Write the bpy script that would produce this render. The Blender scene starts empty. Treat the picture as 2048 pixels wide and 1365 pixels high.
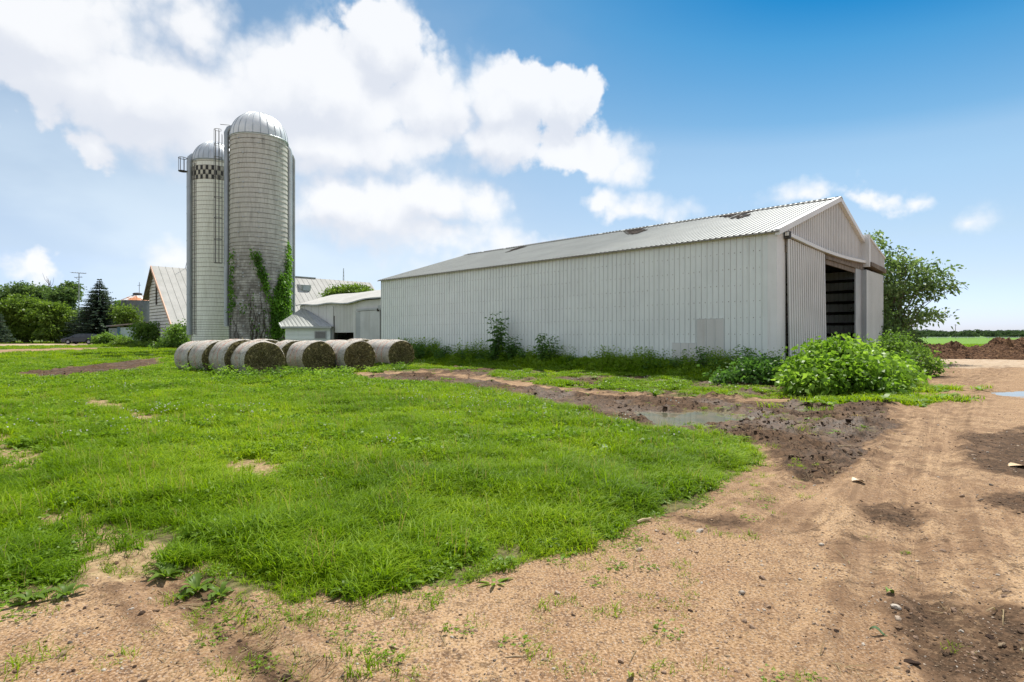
import bpy, math, random
import numpy as np
from mathutils import Vector, Matrix
random.seed(7)
rng = np.random.default_rng(7)
S = bpy.context.scene
COL = S.collection
R = math.radians
# ---- calibration of the place: focal length in px of a 2048 wide frame, eye height 1.6 m, horizon row
F, HX, HY, CH = 1124.0, 1024.0, 672.0, 1.6
def gp(px, py):                       # point of the flat ground seen at a photo position
    D = CH * F / (py - HY)
    return ((px - HX) / F * D, D)
def at(px, D):
    return ((px - HX) / F * D, D)
def zt(py, D):
    return CH + (HY - py) / F * D
SUN_AZ, SUN_EL = 25.0, 60.0

# ------------------------------------------------------------------ numpy noise
def _hash(ix, iy, seed):
    h = (ix.astype(np.int64) * 374761393 + iy.astype(np.int64) * 668265263 + seed * 974634777) & 0xFFFFFFFF
    h = ((h ^ (h >> 13)) * 1274126177) & 0xFFFFFFFF
    return ((h ^ (h >> 16)) & 0xFFFF) / 65535.0
def vnoise(x, y, seed=0):
    x = np.asarray(x, float); y = np.asarray(y, float)
    ix = np.floor(x); iy = np.floor(y)
    fx = x - ix; fy = y - iy
    fx = fx * fx * (3 - 2 * fx); fy = fy * fy * (3 - 2 * fy)
    a = _hash(ix, iy, seed); b = _hash(ix + 1, iy, seed)
    c = _hash(ix, iy + 1, seed); d = _hash(ix + 1, iy + 1, seed)
    return (a * (1 - fx) + b * fx) * (1 - fy) + (c * (1 - fx) + d * fx) * fy
def fbm(x, y, seed=0, octv=4):
    s = 0; a = .5; t = 0
    for i in range(octv):
        s = s + a * vnoise(x * 2 ** i + 17.3 * i, y * 2 ** i - 9.1 * i, seed + i); t += a; a *= .5
    return s / t
def sstep(a, b, x):
    t = np.clip((np.asarray(x, float) - a) / (b - a), 0, 1)
    return t * t * (3 - 2 * t)
def inside(poly, x, y):
    r = np.zeros(np.shape(x), bool)
    n = len(poly)
    for i in range(n):
        x0, y0 = poly[i]; x1, y1 = poly[(i + 1) % n]
        if y0 == y1: continue
        c = ((y0 > y) != (y1 > y)) & (x < (x1 - x0) * (y - y0) / (y1 - y0) + x0)
        r ^= c
    return r
def polydist(pts, x, y):              # distance to a polyline, length along it, signed offset
    best = np.full(np.shape(x), 1e9); uu = np.zeros(np.shape(x)); vv = np.zeros(np.shape(x)); acc = 0
    for (x0, y0), (x1, y1) in zip(pts[:-1], pts[1:]):
        dx, dy = x1 - x0, y1 - y0; L = math.hypot(dx, dy)
        t = np.clip(((x - x0) * dx + (y - y0) * dy) / (L * L), 0, 1)
        ex = x - x0 - t * dx; ey = y - y0 - t * dy
        d = np.hypot(ex, ey); k = d < best
        best = np.where(k, d, best); uu = np.where(k, acc + t * L, uu)
        vv = np.where(k, (ex * dy - ey * dx) / L, vv); acc += L
    return best, uu, vv

# ------------------------------------------------------------------ regions of the yard (on the ground)
def gpl(l): return [gp(*p) for p in l]
GRASS = gpl([(-1500, 1300), (0, 1228), (110, 1205), (175, 1165), (215, 1105), (262, 1108), (300, 1128), (350, 1148),
             (430, 1168), (500, 1196), (560, 1205), (640, 1195), (740, 1196), (830, 1168), (920, 1160), (1010, 1150),
             (1080, 1118), (1160, 1092), (1230, 1062), (1300, 1038), (1400, 1006), (1440, 978), (1490, 948),
             (1525, 915), (1490, 886), (1400, 872), (1300, 860), (1230, 843), (1150, 823), (1060, 800), (980, 786),
             (900, 774), (820, 766), (745, 760), (700, 752), (720, 690), (420, 687), (215, 692), (200, 697), (-2500, 702)])
STRIP = gpl([(735, 744), (850, 746), (980, 756), (1100, 772), (1200, 786), (1350, 793), (1450, 798), (1600, 798),
             (1750, 800), (1815, 782), (1850, 762), (1838, 728), (1700, 724), (1500, 726), (1100, 712), (700, 704)])
MUD = gpl([(715, 752), (860, 750), (960, 763), (1060, 778), (1180, 792), (1300, 795), (1450, 802), (1580, 806),
           (1700, 804), (1790, 802), (1765, 835), (1800, 852), (1750, 880), (1700, 930), (1650, 968), (1590, 958),
           (1555, 925), (1500, 890), (1400, 874), (1250, 850), (1150, 828), (1000, 788), (850, 768)])
MUDL = gpl([(20, 752), (120, 738), (220, 727), (325, 716), (325, 730), (250, 746), (120, 760)])
MUDL2 = gpl([(-400, 706), (-50, 703), (140, 699.5), (270, 698), (120, 703.5), (-50, 709)])
DARK_PATCHES = [gpl(p) for p in ([(1920, 868), (2048, 858), (2200, 870), (2200, 975), (2048, 960), (1960, 945), (1915, 905)],
          [(1960, 985), (2100, 990), (2150, 1030), (2020, 1030), (1975, 1010)],
          [(1730, 1015), (1850, 1005), (1860, 1052), (1745, 1054)],
          [(1300, 1018), (1420, 1030), (1500, 1040), (1490, 1055), (1380, 1045), (1300, 1032)],
          [(1750, 1190), (1840, 1165), (1960, 1230), (2060, 1365), (2080, 1440), (1920, 1440), (1860, 1340), (1785, 1270)],
          [(1920, 1180), (2000, 1200), (2100, 1300), (2040, 1330), (1960, 1260)],
          [(395, 1200), (480, 1240), (540, 1290), (640, 1365), (720, 1440), (540, 1400), (480, 1330), (400, 1260), (360, 1215)],
          [(300, 1165), (400, 1170), (460, 1200), (380, 1210), (310, 1190)],
          [(1000, 772), (1100, 778), (1180, 790), (1120, 792), (1040, 784)], [(1230, 792), (1330, 796), (1420, 806), (1380, 818), (1260, 812)], [(1840, 748), (1910, 752), (1905, 760), (1840, 757)], [(1900, 905), (1960, 915), (1960, 930), (1900, 925)])]  # includes one plain darker patch of ground near the right tree
DRIVE = gpl([(-2500, 701), (140, 696.5), (210, 694.5), (205, 692.5), (-2500, 692.5)])
PALE = gpl([(1780, 742), (1830, 735), (2600, 740), (2600, 714), (1780, 716)])
BARE = [gpl([(265, 1135), (150, 1062), (75, 995), (15, 905), (-90, 830)]),
        gpl([(525, 955), (470, 912), (420, 888), (340, 862), (250, 825), (160, 790)]),
        gpl([(640, 878), (720, 898), (800, 912), (860, 925)])]
BAREW = [.23, .25, .22]
TRACKS = [gpl([(1560, 1020), (1640, 958), (1720, 890), (1800, 835), (1850, 795), (1880, 745)]),
          gpl([(1800, 1420), (1790, 1200), (1775, 1060), (1790, 930), (1860, 810), (1905, 750), (1890, 728)]),
          gpl([(2010, 1480), (1930, 1240), (1870, 1090), (1855, 960), (1890, 850), (1940, 770), (2000, 735)]),
          gpl([(640, 1420), (500, 1310), (430, 1240), (330, 1160), (265, 1130)])]
PUD = [gpl([(1262, 826), (1300, 821), (1360, 823), (1420, 822), (1470, 828), (1525, 836), (1520, 846), (1440, 845), (1395, 852), (1330, 852), (1290, 842)]),
       gpl([(1578, 820), (1610, 816), (1655, 818), (1660, 823), (1610, 827), (1580, 826)]),
       gpl([(1990, 786), (2030, 781), (2120, 780), (2140, 790), (2060, 794), (2010, 791)])]
def warp(x, y, s=1.0):
    a = (.05 + .021 * np.minimum(np.abs(y), 30)) * s
    return (x + (fbm(x * 1.7, y * 1.7, 3) - .5) * 2 * a, y + (fbm(x * 1.7 + 40, y * 1.7, 5) - .5) * 2 * a)
def bare_w(x, y):
    w = np.zeros(np.shape(x))
    for p, bw in zip(BARE, BAREW):
        d, u, v = polydist(p, x, y)
        w = np.maximum(w, (1 - sstep(bw * .5, bw * 1.7, d + (fbm(x * 3, y * 3, 9) - .5) * .35)) * (.30 + 1.15 * sstep(.30, .66, fbm(x * .7, y * .7, 31))))
    return np.clip(w, 0, 1)
def far_right(x, y):                  # the green field beyond the heaps
    return sstep(47, 49, y) * sstep(-3, 2, x) 
def grass_w(x, y):
    wx, wy = warp(x, y)
    ex, ey = wx + (fbm(x * 6, y * 6, 131) - .5) * .30, wy + (fbm(x * 6 + 9, y * 6, 133) - .5) * .34
    g = inside(GRASS, ex, ey).astype(float)
    st = inside(STRIP, wx, wy).astype(float)
    patch = sstep(.42, .58, fbm(x * .8, y * 1.1, 21))
    dw = polydist([(9.6, 20.4), (-9, 38.6)], x, y)[0]
    st = st * np.where(dw < 2.7, 1.0, .12 + .88 * patch)
    g = np.maximum(g, .55 * inside(MUD, wx, wy) * sstep(.62, .70, fbm(x * .9 + 30, y * 1.5, 23)))
    far = ((y > 62) | ((y > 34) & (x < 0))) & ~inside(DRIVE, wx, wy)
    g = np.maximum(np.maximum(g, st), far.astype(float) * (y < 400))
    g = np.where(inside(MUDL, wx, wy) | inside(MUDL2, wx, wy), 0 * g, g)
    g = g * (1 - .85 * bare_w(x, y))
    return g
def mud_w(x, y):
    wx, wy = warp(x, y, 1.3)
    n = fbm(x * .55 + 7, y * 1.3, 24)
    dw = polydist([(9.6, 20.4), (-9, 38.6)], x, y)[0]
    m = inside(MUD, wx, wy) * np.maximum(.50, sstep(.22, .34, n)) + inside(MUDL, wx, wy)
    m = m + inside(STRIP, wx, wy) * (dw > 3.0) * sstep(.54, .60, fbm(x * .8 + 5, y * 2.0, 25)) * .9
    m = np.maximum(m, .60 * inside(STRIP, wx, wy) * (dw > 2.2))
    return np.clip(m, 0, 1)
def stain_w(x, y):
    wx, wy = warp(x, y, 1.2)
    s = np.zeros(np.shape(x))
    for p in DARK_PATCHES: s = np.maximum(s, inside(p, wx, wy))
    return s * (.55 + .5 * fbm(x * 2, y * 2, 77))
def pud_d(x, y):
    r = np.zeros(np.shape(x))
    for p in PUD: 
        c = np.mean(p, 0); wx = x + (fbm(x * 2.5, y * 2.5, 15) - .5) * .5; wy = y + (fbm(x * 2.5, y * 2.5, 18) - .5) * .7
        r = np.maximum(r, inside(p, wx, wy))
    return r
def hgt(x, y):
    x = np.asarray(x, float); y = np.asarray(y, float)
    z = .35 * sstep(-22, -55, x) * sstep(45, 85, y) 
    near = 1 - sstep(40, 70, y)
    z = z + (fbm(x * .35, y * .35, 51) - .5) * .10 * near
    return z
def hgt_fine(x, y):
    z = hgt(x, y)
    near = 1 - sstep(30, 45, y)
    m = sum(mud_w(x + dx, y + dy) for dx, dy in ((.12, 0), (-.12, 0), (0, .15), (0, -.15))) / 4
    z = z + m * ((fbm(x * 1.5, y * 3.0, 61, 6) - .48) * .36 + (np.abs(fbm(x * 4, y * 7, 66, 4) - .5)) * .26 + (fbm(x * 11, y * 13, 69, 3) - .5) * .05)
    s = sum(stain_w(x + dx, y) for dx in (.1, -.1)) / 2
    z = z + s * (fbm(x * 6, y * 6, 71, 4) - .45) * .07
    z = z + (fbm(x * 2.5, y * 2.5, 81, 4) - .5) * .014 * near
    for p, wd in zip(TRACKS, (.5, .5, .5, .4)):
        d, u, v = polydist(p, x, y)
        k = 1 - sstep(wd * .2, wd * .55, d)
        z = z - .025 * k + .02 * sstep(wd * .4, wd * .6, d) * (1 - sstep(wd * .6, wd * 1.0, d))
    pd = sum(pud_d(x + dx, y + dy) for dx, dy in ((.2, 0), (-.2, 0), (0, .3), (0, -.3), (0, 0))) / 5
    z = np.where(pd > 0, z * (1 - pd) + pd * (-.075 + .02 * fbm(x * 5, y * 5, 88)), z)
    return z
def gz(x, y): return float(hgt(np.array([x]), np.array([y]))[0])

# ------------------------------------------------------------------ mesh helpers
def link(o, parent=None):
    COL.objects.link(o)
    if parent is not None: o.parent = parent
    return o
class MB:
    def __init__(s): s.v = []; s.f = []; s.m = []
    def add(s, vs, fs, mi=0):
        o = len(s.v); s.v.extend(tuple(p) for p in vs)
        for f in fs: s.f.append(tuple(i + o for i in f)); s.m.append(mi)
    def box(s, x0, x1, y0, y1, z0, z1, mi=0):
        s.add([(x0, y0, z0), (x1, y0, z0), (x1, y1, z0), (x0, y1, z0), (x0, y0, z1), (x1, y0, z1), (x1, y1, z1), (x0, y1, z1)],
              [(0, 3, 2, 1), (4, 5, 6, 7), (0, 1, 5, 4), (1, 2, 6, 5), (2, 3, 7, 6), (3, 0, 4, 7)], mi)
    def bar(s, p, q, w, h, mi=0, up=(0, 0, 1)):
        p = Vector(p); q = Vector(q); d = (q - p).normalized(); u = Vector(up)
        a = d.cross(u)
        if a.length < 1e-4: a = d.cross(Vector((0, 1, 0)))
        a.normalize(); b = a.cross(d).normalized(); a *= w / 2; b *= h / 2
        vs = [p - a - b, p + a - b, p + a + b, p - a + b, q - a - b, q + a - b, q + a + b, q - a + b]
        s.add(vs, [(3, 2, 1, 0), (4, 5, 6, 7), (0, 1, 5, 4), (1, 2, 6, 5), (2, 3, 7, 6), (3, 0, 4, 7)], mi)
    def tube(s, pts, r, n=8, mi=0, cap=True):
        pts = [Vector(p) for p in pts]; k = len(pts)
        rs = [r] * k if isinstance(r, (int, float)) else list(r)
        vs = []; ref = None
        for i in range(k):
            d = (pts[min(i + 1, k - 1)] - pts[max(i - 1, 0)]).normalized()
            if ref is None:
                ref = d.cross(Vector((0, 0, 1)))
                if ref.length < 1e-3: ref = Vector((1, 0, 0))
            ref = (ref - d * ref.dot(d)).normalized(); b = d.cross(ref)
            for j in range(n):
                t = 2 * math.pi * j / n
                vs.append(pts[i] + (ref * math.cos(t) + b * math.sin(t)) * rs[i])
        fs = [(i * n + j, i * n + (j + 1) % n, (i + 1) * n + (j + 1) % n, (i + 1) * n + j) for i in range(k - 1) for j in range(n)]
        if cap: fs += [tuple(range(n - 1, -1, -1)), tuple((k - 1) * n + j for j in range(n))]
        s.add(vs, fs, mi)
    def lathe(s, prof, n=32, mi=0, c=(0, 0, 0), a0=0, a1=2 * math.pi):
        full = abs(a1 - a0 - 2 * math.pi) < 1e-6; m = n if full else n + 1
        vs = [(c[0] + r * math.cos(a0 + (a1 - a0) * j / n), c[1] + r * math.sin(a0 + (a1 - a0) * j / n), c[2] + z) for r, z in prof for j in range(m)]
        fs = []
        for i in range(len(prof) - 1):
            for j in range(n):
                j2 = (j + 1) % m
                fs.append((i * m + j, i * m + j2, (i + 1) * m + j2, (i + 1) * m + j))
        s.add(vs, fs, mi)
    def prism(s, poly, off, mi=0):
        n = len(poly); off = Vector(off); p = [Vector(q) for q in poly]
        s.add(p + [q + off for q in p], [tuple(range(n - 1, -1, -1)), tuple(range(n, 2 * n))] + [(i, (i + 1) % n, n + (i + 1) % n, n + i) for i in range(n)], mi)
    def ribbed(s, p0, U, V, N, ulen, v0, v1, sp=.25, rh=.022, rw=.07, mi=0, mir=1, u0=0.0):
        p0, U, V, N = Vector(p0), Vector(U), Vector(V), Vector(N)
        us = [u0]; hs = [0]; ms = []
        u = u0 + sp
        while u + rw < ulen:
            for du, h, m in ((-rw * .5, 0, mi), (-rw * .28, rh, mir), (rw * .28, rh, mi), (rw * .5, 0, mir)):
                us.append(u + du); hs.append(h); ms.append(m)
            u += sp
        us.append(ulen); hs.append(0); ms.append(mi)
        f0 = v0 if callable(v0) else (lambda q: v0); f1 = v1 if callable(v1) else (lambda q: v1)
        vs = [p0 + U * a + N * h + V * f0(a) for a, h in zip(us, hs)] + [p0 + U * a + N * h + V * f1(a) for a, h in zip(us, hs)]
        n = len(us); o = len(s.v); s.v.extend(tuple(p) for p in vs)
        flip = U.cross(V).dot(N) < 0
        for i in range(n - 1):
            f = (o + i, o + i + 1, o + n + i + 1, o + n + i)
            s.f.append(f[::-1] if flip else f); s.m.append(ms[i])
    def build(s, name, mats, parent=None, smooth=None, loc=None):
        me = bpy.data.meshes.new(name)
        me.from_pydata(s.v, [], s.f)
        for m in (mats if isinstance(mats, (list, tuple)) else [mats]): me.materials.append(m)
        me.polygons.foreach_set('material_index', s.m)
        if smooth is not None:
            me.polygons.foreach_set('use_smooth', [True] * len(me.polygons))
            me.set_sharp_from_angle(angle=R(smooth))
        me.update()
        o = link(bpy.data.objects.new(name, me), parent)
        if loc is not None: o.location = loc
        return o
def quads(name, V, mat, parent=None, smooth=False, colour=None):
    """V: (n,4,3) array -> one mesh of n quads"""
    n = len(V)
    me = bpy.data.meshes.new(name)
    me.vertices.add(n * 4); me.vertices.foreach_set('co', np.ascontiguousarray(V, np.float32).ravel())
    me.loops.add(n * 4); me.loops.foreach_set('vertex_index', np.arange(n * 4, dtype=np.int32))
    me.polygons.add(n); me.polygons.foreach_set('loop_start', np.arange(0, n * 4, 4, dtype=np.int32))
    me.materials.append(mat); me.update(calc_edges=True)
    return link(bpy.data.objects.new(name, me), parent) if parent is not False else bpy.data.objects.new(name, me)
def tag(o, label=None, cat=None, group=None, kind=None):
    for k, v in (('label', label), ('category', cat), ('group', group), ('kind', kind)):
        if v: o[k] = v
    return o
def empty(name, loc, rz=0, label=None, cat=None, group=None):
    o = bpy.data.objects.new(name, None); o.empty_display_size = .3
    COL.objects.link(o); o.location = loc; o.rotation_euler = (0, 0, rz)
    return tag(o, label, cat, group)
def unit(a): return a / np.maximum(np.linalg.norm(a, axis=-1, keepdims=True), 1e-9)
def leaf_quads(P, D, L, wr=.3, droop=.25, g=rng):
    n = len(P); D = unit(D); L = np.asarray(L).reshape(-1, 1) * np.ones((n, 1))
    Q = g.normal(size=(n, 3)); Sd = unit(np.cross(D, Q)) * L * wr
    tip = P + D * L; tip[:, 2] -= L[:, 0] * droop
    mid = P + D * L * .45
    return np.stack([P, mid + Sd, tip, mid - Sd], 1)

# ------------------------------------------------------------------ node helpers
class NT:
    dim = '3D'
    def __init__(s, tree): s.t = tree; s.n = tree.nodes; s.l = tree.links
    def new(s, typ, **kw):
        n = s.n.new(typ)
        for k, v in kw.items(): setattr(n, k, v)
        return n
    def put(s, sock, val):
        if hasattr(val, 'is_output'): s.l.new(val, sock)
        elif val is not None:
            if hasattr(sock, 'default_value') and isinstance(val, (tuple, list)) and len(val) == 3 and len(sock.default_value) == 4: val = (*val, 1)
            sock.default_value = val
    def m(s, op, a, b=None, c=None, clamp=False):
        n = s.new('ShaderNodeMath', operation=op, use_clamp=clamp)
        for i, v in enumerate((a, b, c)): s.put(n.inputs[i], v)
        return n.outputs[0]
    def v(s, op, a, b=None, out=0):
        n = s.new('ShaderNodeVectorMath', operation=op)
        s.put(n.inputs[0], a)
        if op == 'SCALE': s.put(n.inputs[3], b)
        elif b is not None: s.put(n.inputs[1], b)
        return n.outputs[out]
    def mix(s, f, a, b, blend='MIX'):
        n = s.new('ShaderNodeMix', data_type='RGBA', blend_type=blend)
        s.put(n.inputs[0], f); s.put(n.inputs[6], a); s.put(n.inputs[7], b)
        return n.outputs[2]
    def ss(s, x, a, b):
        n = s.new('ShaderNodeMapRange', interpolation_type='SMOOTHSTEP')
        s.put(n.inputs[0], x); n.inputs[1].default_value = a; n.inputs[2].default_value = b
        return n.outputs[0]
    def noise(s, vec, scale, detail=4, rough=.55, out=0, dist=0):
        n = s.new('ShaderNodeTexNoise', noise_dimensions=s.dim); s.put(n.inputs['Vector'], vec)
        n.inputs['Scale'].default_value = scale; n.inputs['Detail'].default_value = detail
        n.inputs['Roughness'].default_value = rough; n.inputs['Distortion'].default_value = dist
        return n.outputs[out]
    def vor(s, vec, scale, feature='F1', out=0):
        n = s.new('ShaderNodeTexVoronoi', feature=feature, voronoi_dimensions=s.dim); s.put(n.inputs['Vector'], vec)
        n.inputs['Scale'].default_value = scale
        return n.outputs[out]
    def sep(s, vec):
        n = s.new('ShaderNodeSeparateXYZ'); s.put(n.inputs[0], vec); return n.outputs
    def comb(s, x, y, z):
        n = s.new('ShaderNodeCombineXYZ')
        for i, q in enumerate((x, y, z)): s.put(n.inputs[i], q)
        return n.outputs[0]
    def attr(s, name): return s.new('ShaderNodeAttribute', attribute_name=name)
    def bump(s, h, strength=.5, dist=.02):
        n = s.new('ShaderNodeBump'); s.put(n.inputs['Height'], h)
        n.inputs['Strength'].default_value = strength; n.inputs['Distance'].default_value = dist
        return n.outputs[0]
def new_mat(name):
    m = bpy.data.materials.new(name); m.use_nodes = True
    t = NT(m.node_tree); t.n.clear()
    out = t.new('ShaderNodeOutputMaterial')
    return m, t, out
def princ(t, out, col, rough=.7, metal=0, normal=None, spec=.4):
    b = t.new('ShaderNodeBsdfPrincipled')
    t.put(b.inputs['Base Color'], col); t.put(b.inputs['Roughness'], rough); t.put(b.inputs['Metallic'], metal)
    b.inputs['Specular IOR Level'].default_value = spec
    if normal is not None: t.l.new(normal, b.inputs['Normal'])
    t.l.new(b.outputs[0], out.inputs[0])
    return b
def obj_co(t): return t.new('ShaderNodeTexCoord').outputs['Object']
def pos(t): return t.new('ShaderNodeNewGeometry').outputs['Position']
def simple(name, a, b=None, scale=3, rough=.7, metal=0, bump=.2, spec=.4, stretch=(1, 1, 1), detail=5):
    """two-tone noisy material"""
    b = b or tuple(x * .75 for x in a)
    m, t, out = new_mat(name)
    c = t.v('MULTIPLY', obj_co(t), stretch)
    n1 = t.noise(c, scale, detail, .6)
    n2 = t.noise(c, scale * 9, 3)
    f = t.ss(t.m('ADD', t.m('MULTIPLY', n1, .75), t.m('MULTIPLY', n2, .25)), .36, .64)
    princ(t, out, t.mix(f, a, b), rough, metal, t.bump(n2, bump, .01) if bump else None, spec)
    return m
def leaf_mat(name, cols, tr=1.0, rough=.45, patch=None, spec=.2, k=1.0):
    """leaf: diffuse + translucent, colour varies leaf by leaf and from patch to patch"""
    m, t, out = new_mat(name)
    g = t.new('ShaderNodeNewGeometry'); oi = t.new('ShaderNodeObjectInfo')
    r = t.m('FRACT', t.m('ADD', t.m('MULTIPLY', g.outputs['Random Per Island'], .8), t.m('MULTIPLY', oi.outputs['Random'], .7)))
    p = t.noise(g.outputs['Position'], patch or .5, 3, .6)
    f = t.m('ADD', t.m('MULTIPLY', r, .5), t.m('MULTIPLY', t.ss(p, .3, .7), .5))
    cols = [tuple(q * k for q in c) for c in cols]
    ramp = t.new('ShaderNodeValToRGB'); t.put(ramp.inputs[0], f)
    el = ramp.color_ramp.elements
    el[0].position = .1; el[0].color = (*cols[0], 1); el[1].position = .9; el[1].color = (*cols[-1], 1)
    for i, c in enumerate(cols[1:-1]):
        e = el.new(.1 + .8 * (i + 1) / (len(cols) - 1)); e.color = (*c, 1)
    d = t.new('ShaderNodeBsdfPrincipled'); t.l.new(ramp.outputs[0], d.inputs['Base Color'])
    d.inputs['Roughness'].default_value = rough; d.inputs['Specular IOR Level'].default_value = spec
    tl = t.new('ShaderNodeBsdfTranslucent')
    t.l.new(t.mix(1.0, ramp.outputs[0], (1.25 * tr, 1.3 * tr, .7 * tr), 'MULTIPLY'), tl.inputs[0])
    a = t.new('ShaderNodeMixShader'); a.inputs[0].default_value = .46
    t.l.new(d.outputs[0], a.inputs[1]); t.l.new(tl.outputs[0], a.inputs[2])
    t.l.new(a.outputs[0], out.inputs[0])
    return m
# ------------------------------------------------------------------ world: Nishita sky + cumulus clouds by direction
W = bpy.data.worlds.new('World'); S.world = W; W.use_nodes = True
SKY = .11
def make_world():
    t = NT(W.node_tree); t.n.clear(); t.dim = '2D'
    out = t.new('ShaderNodeOutputWorld'); bg = t.new('ShaderNodeBackground'); t.l.new(bg.outputs[0], out.inputs[0])
    sky = t.new('ShaderNodeTexSky', sky_type='NISHITA')
    sky.sun_disc = False; sky.sun_elevation = R(SUN_EL); sky.sun_rotation = R(SUN_AZ)
    sky.air_density = 1.0; sky.dust_density = .6; sky.ozone_density = 2.2; sky.altitude = 100
    d = t.v('NORMALIZE', t.new('ShaderNodeTexCoord').outputs['Generated'])
    x, y, z = t.sep(d)
    az = t.m('ARCTAN2', x, y); el = t.m('ARCSINE', z)
    # polarised blue high on the right, milky towards the horizon and the left
    elp = t.m('MAXIMUM', el, 0.0)
    deep = t.m('MULTIPLY', t.ss(elp, .0, .62), t.m('ADD', .50, t.m('MULTIPLY', t.ss(az, -.7, .85), .50)))
    tint = t.new('ShaderNodeValToRGB'); t.put(tint.inputs[0], deep)
    e = tint.color_ramp.elements
    e[0].position = 0; e[0].color = (*SKYC[0][1], 1); e[1].position = 1; e[1].color = (*SKYC[-1][1], 1)
    for pp, cc in SKYC[1:-1]: q = e.new(pp); q.color = (*cc, 1)
    base = t.mix(1.0, sky.outputs[0], tint.outputs[0], 'MULTIPLY')
    p0 = t.comb(az, el, 0.0)
    wn = t.v('SCALE', t.v('SUBTRACT', t.noise(p0, 6.0, 5, .62, out=1), (.5, .5, .5)), .085)
    def blobs(q, big=False):
        acc = None
        for (cx, cy, rx, ry, w) in CLOUDS:
            if big and ry < 70: continue
            a0 = math.atan((cx - HX) / F); ca = math.cos(a0); e0 = math.atan((HY - cy) / F * ca)
            ra = rx / F * ca * ca; re = ry / F * ca
            L = t.v('LENGTH', t.v('MULTIPLY', t.v('SUBTRACT', q, (a0, e0, 0)), (1 / ra, 1 / re, 0)), out=1)
            b = t.m('MULTIPLY', t.m('SUBTRACT', 1.0, L), w)
            acc = b if acc is None else t.m('SMOOTH_MAX', acc, b, .2)
        return acc
    def rough(p, det, fine):
        s = t.m('MULTIPLY', t.m('SUBTRACT', t.noise(p, 7.0, det, .60), .5), 1.45)
        s = t.m('ADD', s, t.m('MULTIPLY', t.m('SUBTRACT', .40, t.vor(t.v('ADD', p, t.v('SCALE', wn, .8)), 15.0, 'F1')), .28))
        if fine: s = t.m('ADD', s, t.m('MULTIPLY', t.m('SUBTRACT', .40, t.vor(t.v('ADD', p, t.v('SCALE', wn, .5)), 46.0, 'F1')), .24))
        return s
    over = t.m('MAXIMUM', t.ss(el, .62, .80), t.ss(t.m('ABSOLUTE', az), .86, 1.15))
    fill_clouds = t.m('SUBTRACT', t.m('MULTIPLY', over, .78), .55)  # extra clouds overhead and out of view, added to lift the shadow fill
    pu = t.v('ADD', p0, (.012, .040, 0))
    b0 = t.m('MAXIMUM', blobs(t.v('ADD', p0, wn)), fill_clouds); b0c = t.m('MINIMUM', b0, 1.0)
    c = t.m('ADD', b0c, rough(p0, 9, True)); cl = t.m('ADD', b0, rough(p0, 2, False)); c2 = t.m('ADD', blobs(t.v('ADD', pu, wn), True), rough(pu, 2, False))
    soft = t.noise(p0, 3.1, 3, .5)
    wid = t.m('ADD', .26, t.m('MULTIPLY', t.ss(soft, .38, .60), .65))
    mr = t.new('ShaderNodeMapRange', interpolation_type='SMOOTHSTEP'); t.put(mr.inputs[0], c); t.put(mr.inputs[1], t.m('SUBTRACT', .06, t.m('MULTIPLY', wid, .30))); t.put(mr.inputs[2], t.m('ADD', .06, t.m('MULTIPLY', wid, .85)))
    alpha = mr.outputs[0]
    lit = t.m('ADD', t.m('MULTIPLY', t.m('SUBTRACT', cl, c2), 1.0), t.m('MULTIPLY', t.m('SUBTRACT', c, cl), .5))
    shade = t.ss(lit, -.62, .50)
    ccol = t.mix(shade, CLC[0], CLC[1])
    # thin veil of high haze behind the cumulus, thickest on the left
    veil = t.m('MULTIPLY', t.m('ADD', .45, t.m('MULTIPLY', t.ss(t.noise(t.v('MULTIPLY', p0, (1, 2.0, 1)), 3.0, 5, .5), .30, .70), .45)), t.m('MULTIPLY', t.m('SUBTRACT', 1.0, t.ss(az, -.40, .50)), t.m('SUBTRACT', .95, t.m('MULTIPLY', t.ss(elp, .22, .5), .6))))
    col = t.mix(veil, base, t.mix(t.ss(elp, .10, .36), CLC[2], (3.0, 3.85, 4.9)))
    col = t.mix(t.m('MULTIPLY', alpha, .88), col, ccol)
    # below the horizon: dull ground bounce colour
    col = t.mix(t.ss(el, -.02, -.06), col, (1.2, 1.3, .8))
    t.l.new(col, bg.inputs[0]); bg.inputs[1].default_value = SKY
SKYC = [(0, (.66, .75, 1.12)), (.05, (.70, .69, .78)), (.14, (.74, .72, .70)), (.33, (.72, .78, .73)), (.42, (.66, .76, .72)), (.50, (.43, .66, .69)), (.72, (.18, .54, .66)), (.82, (.05, .42, .61)), (1, (.04, .40, .60))]
CLC = [(4.75, 4.9, 5.3), (6.05, 6.05, 6.1), (4.7, 5.45, 6.1)]
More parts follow.
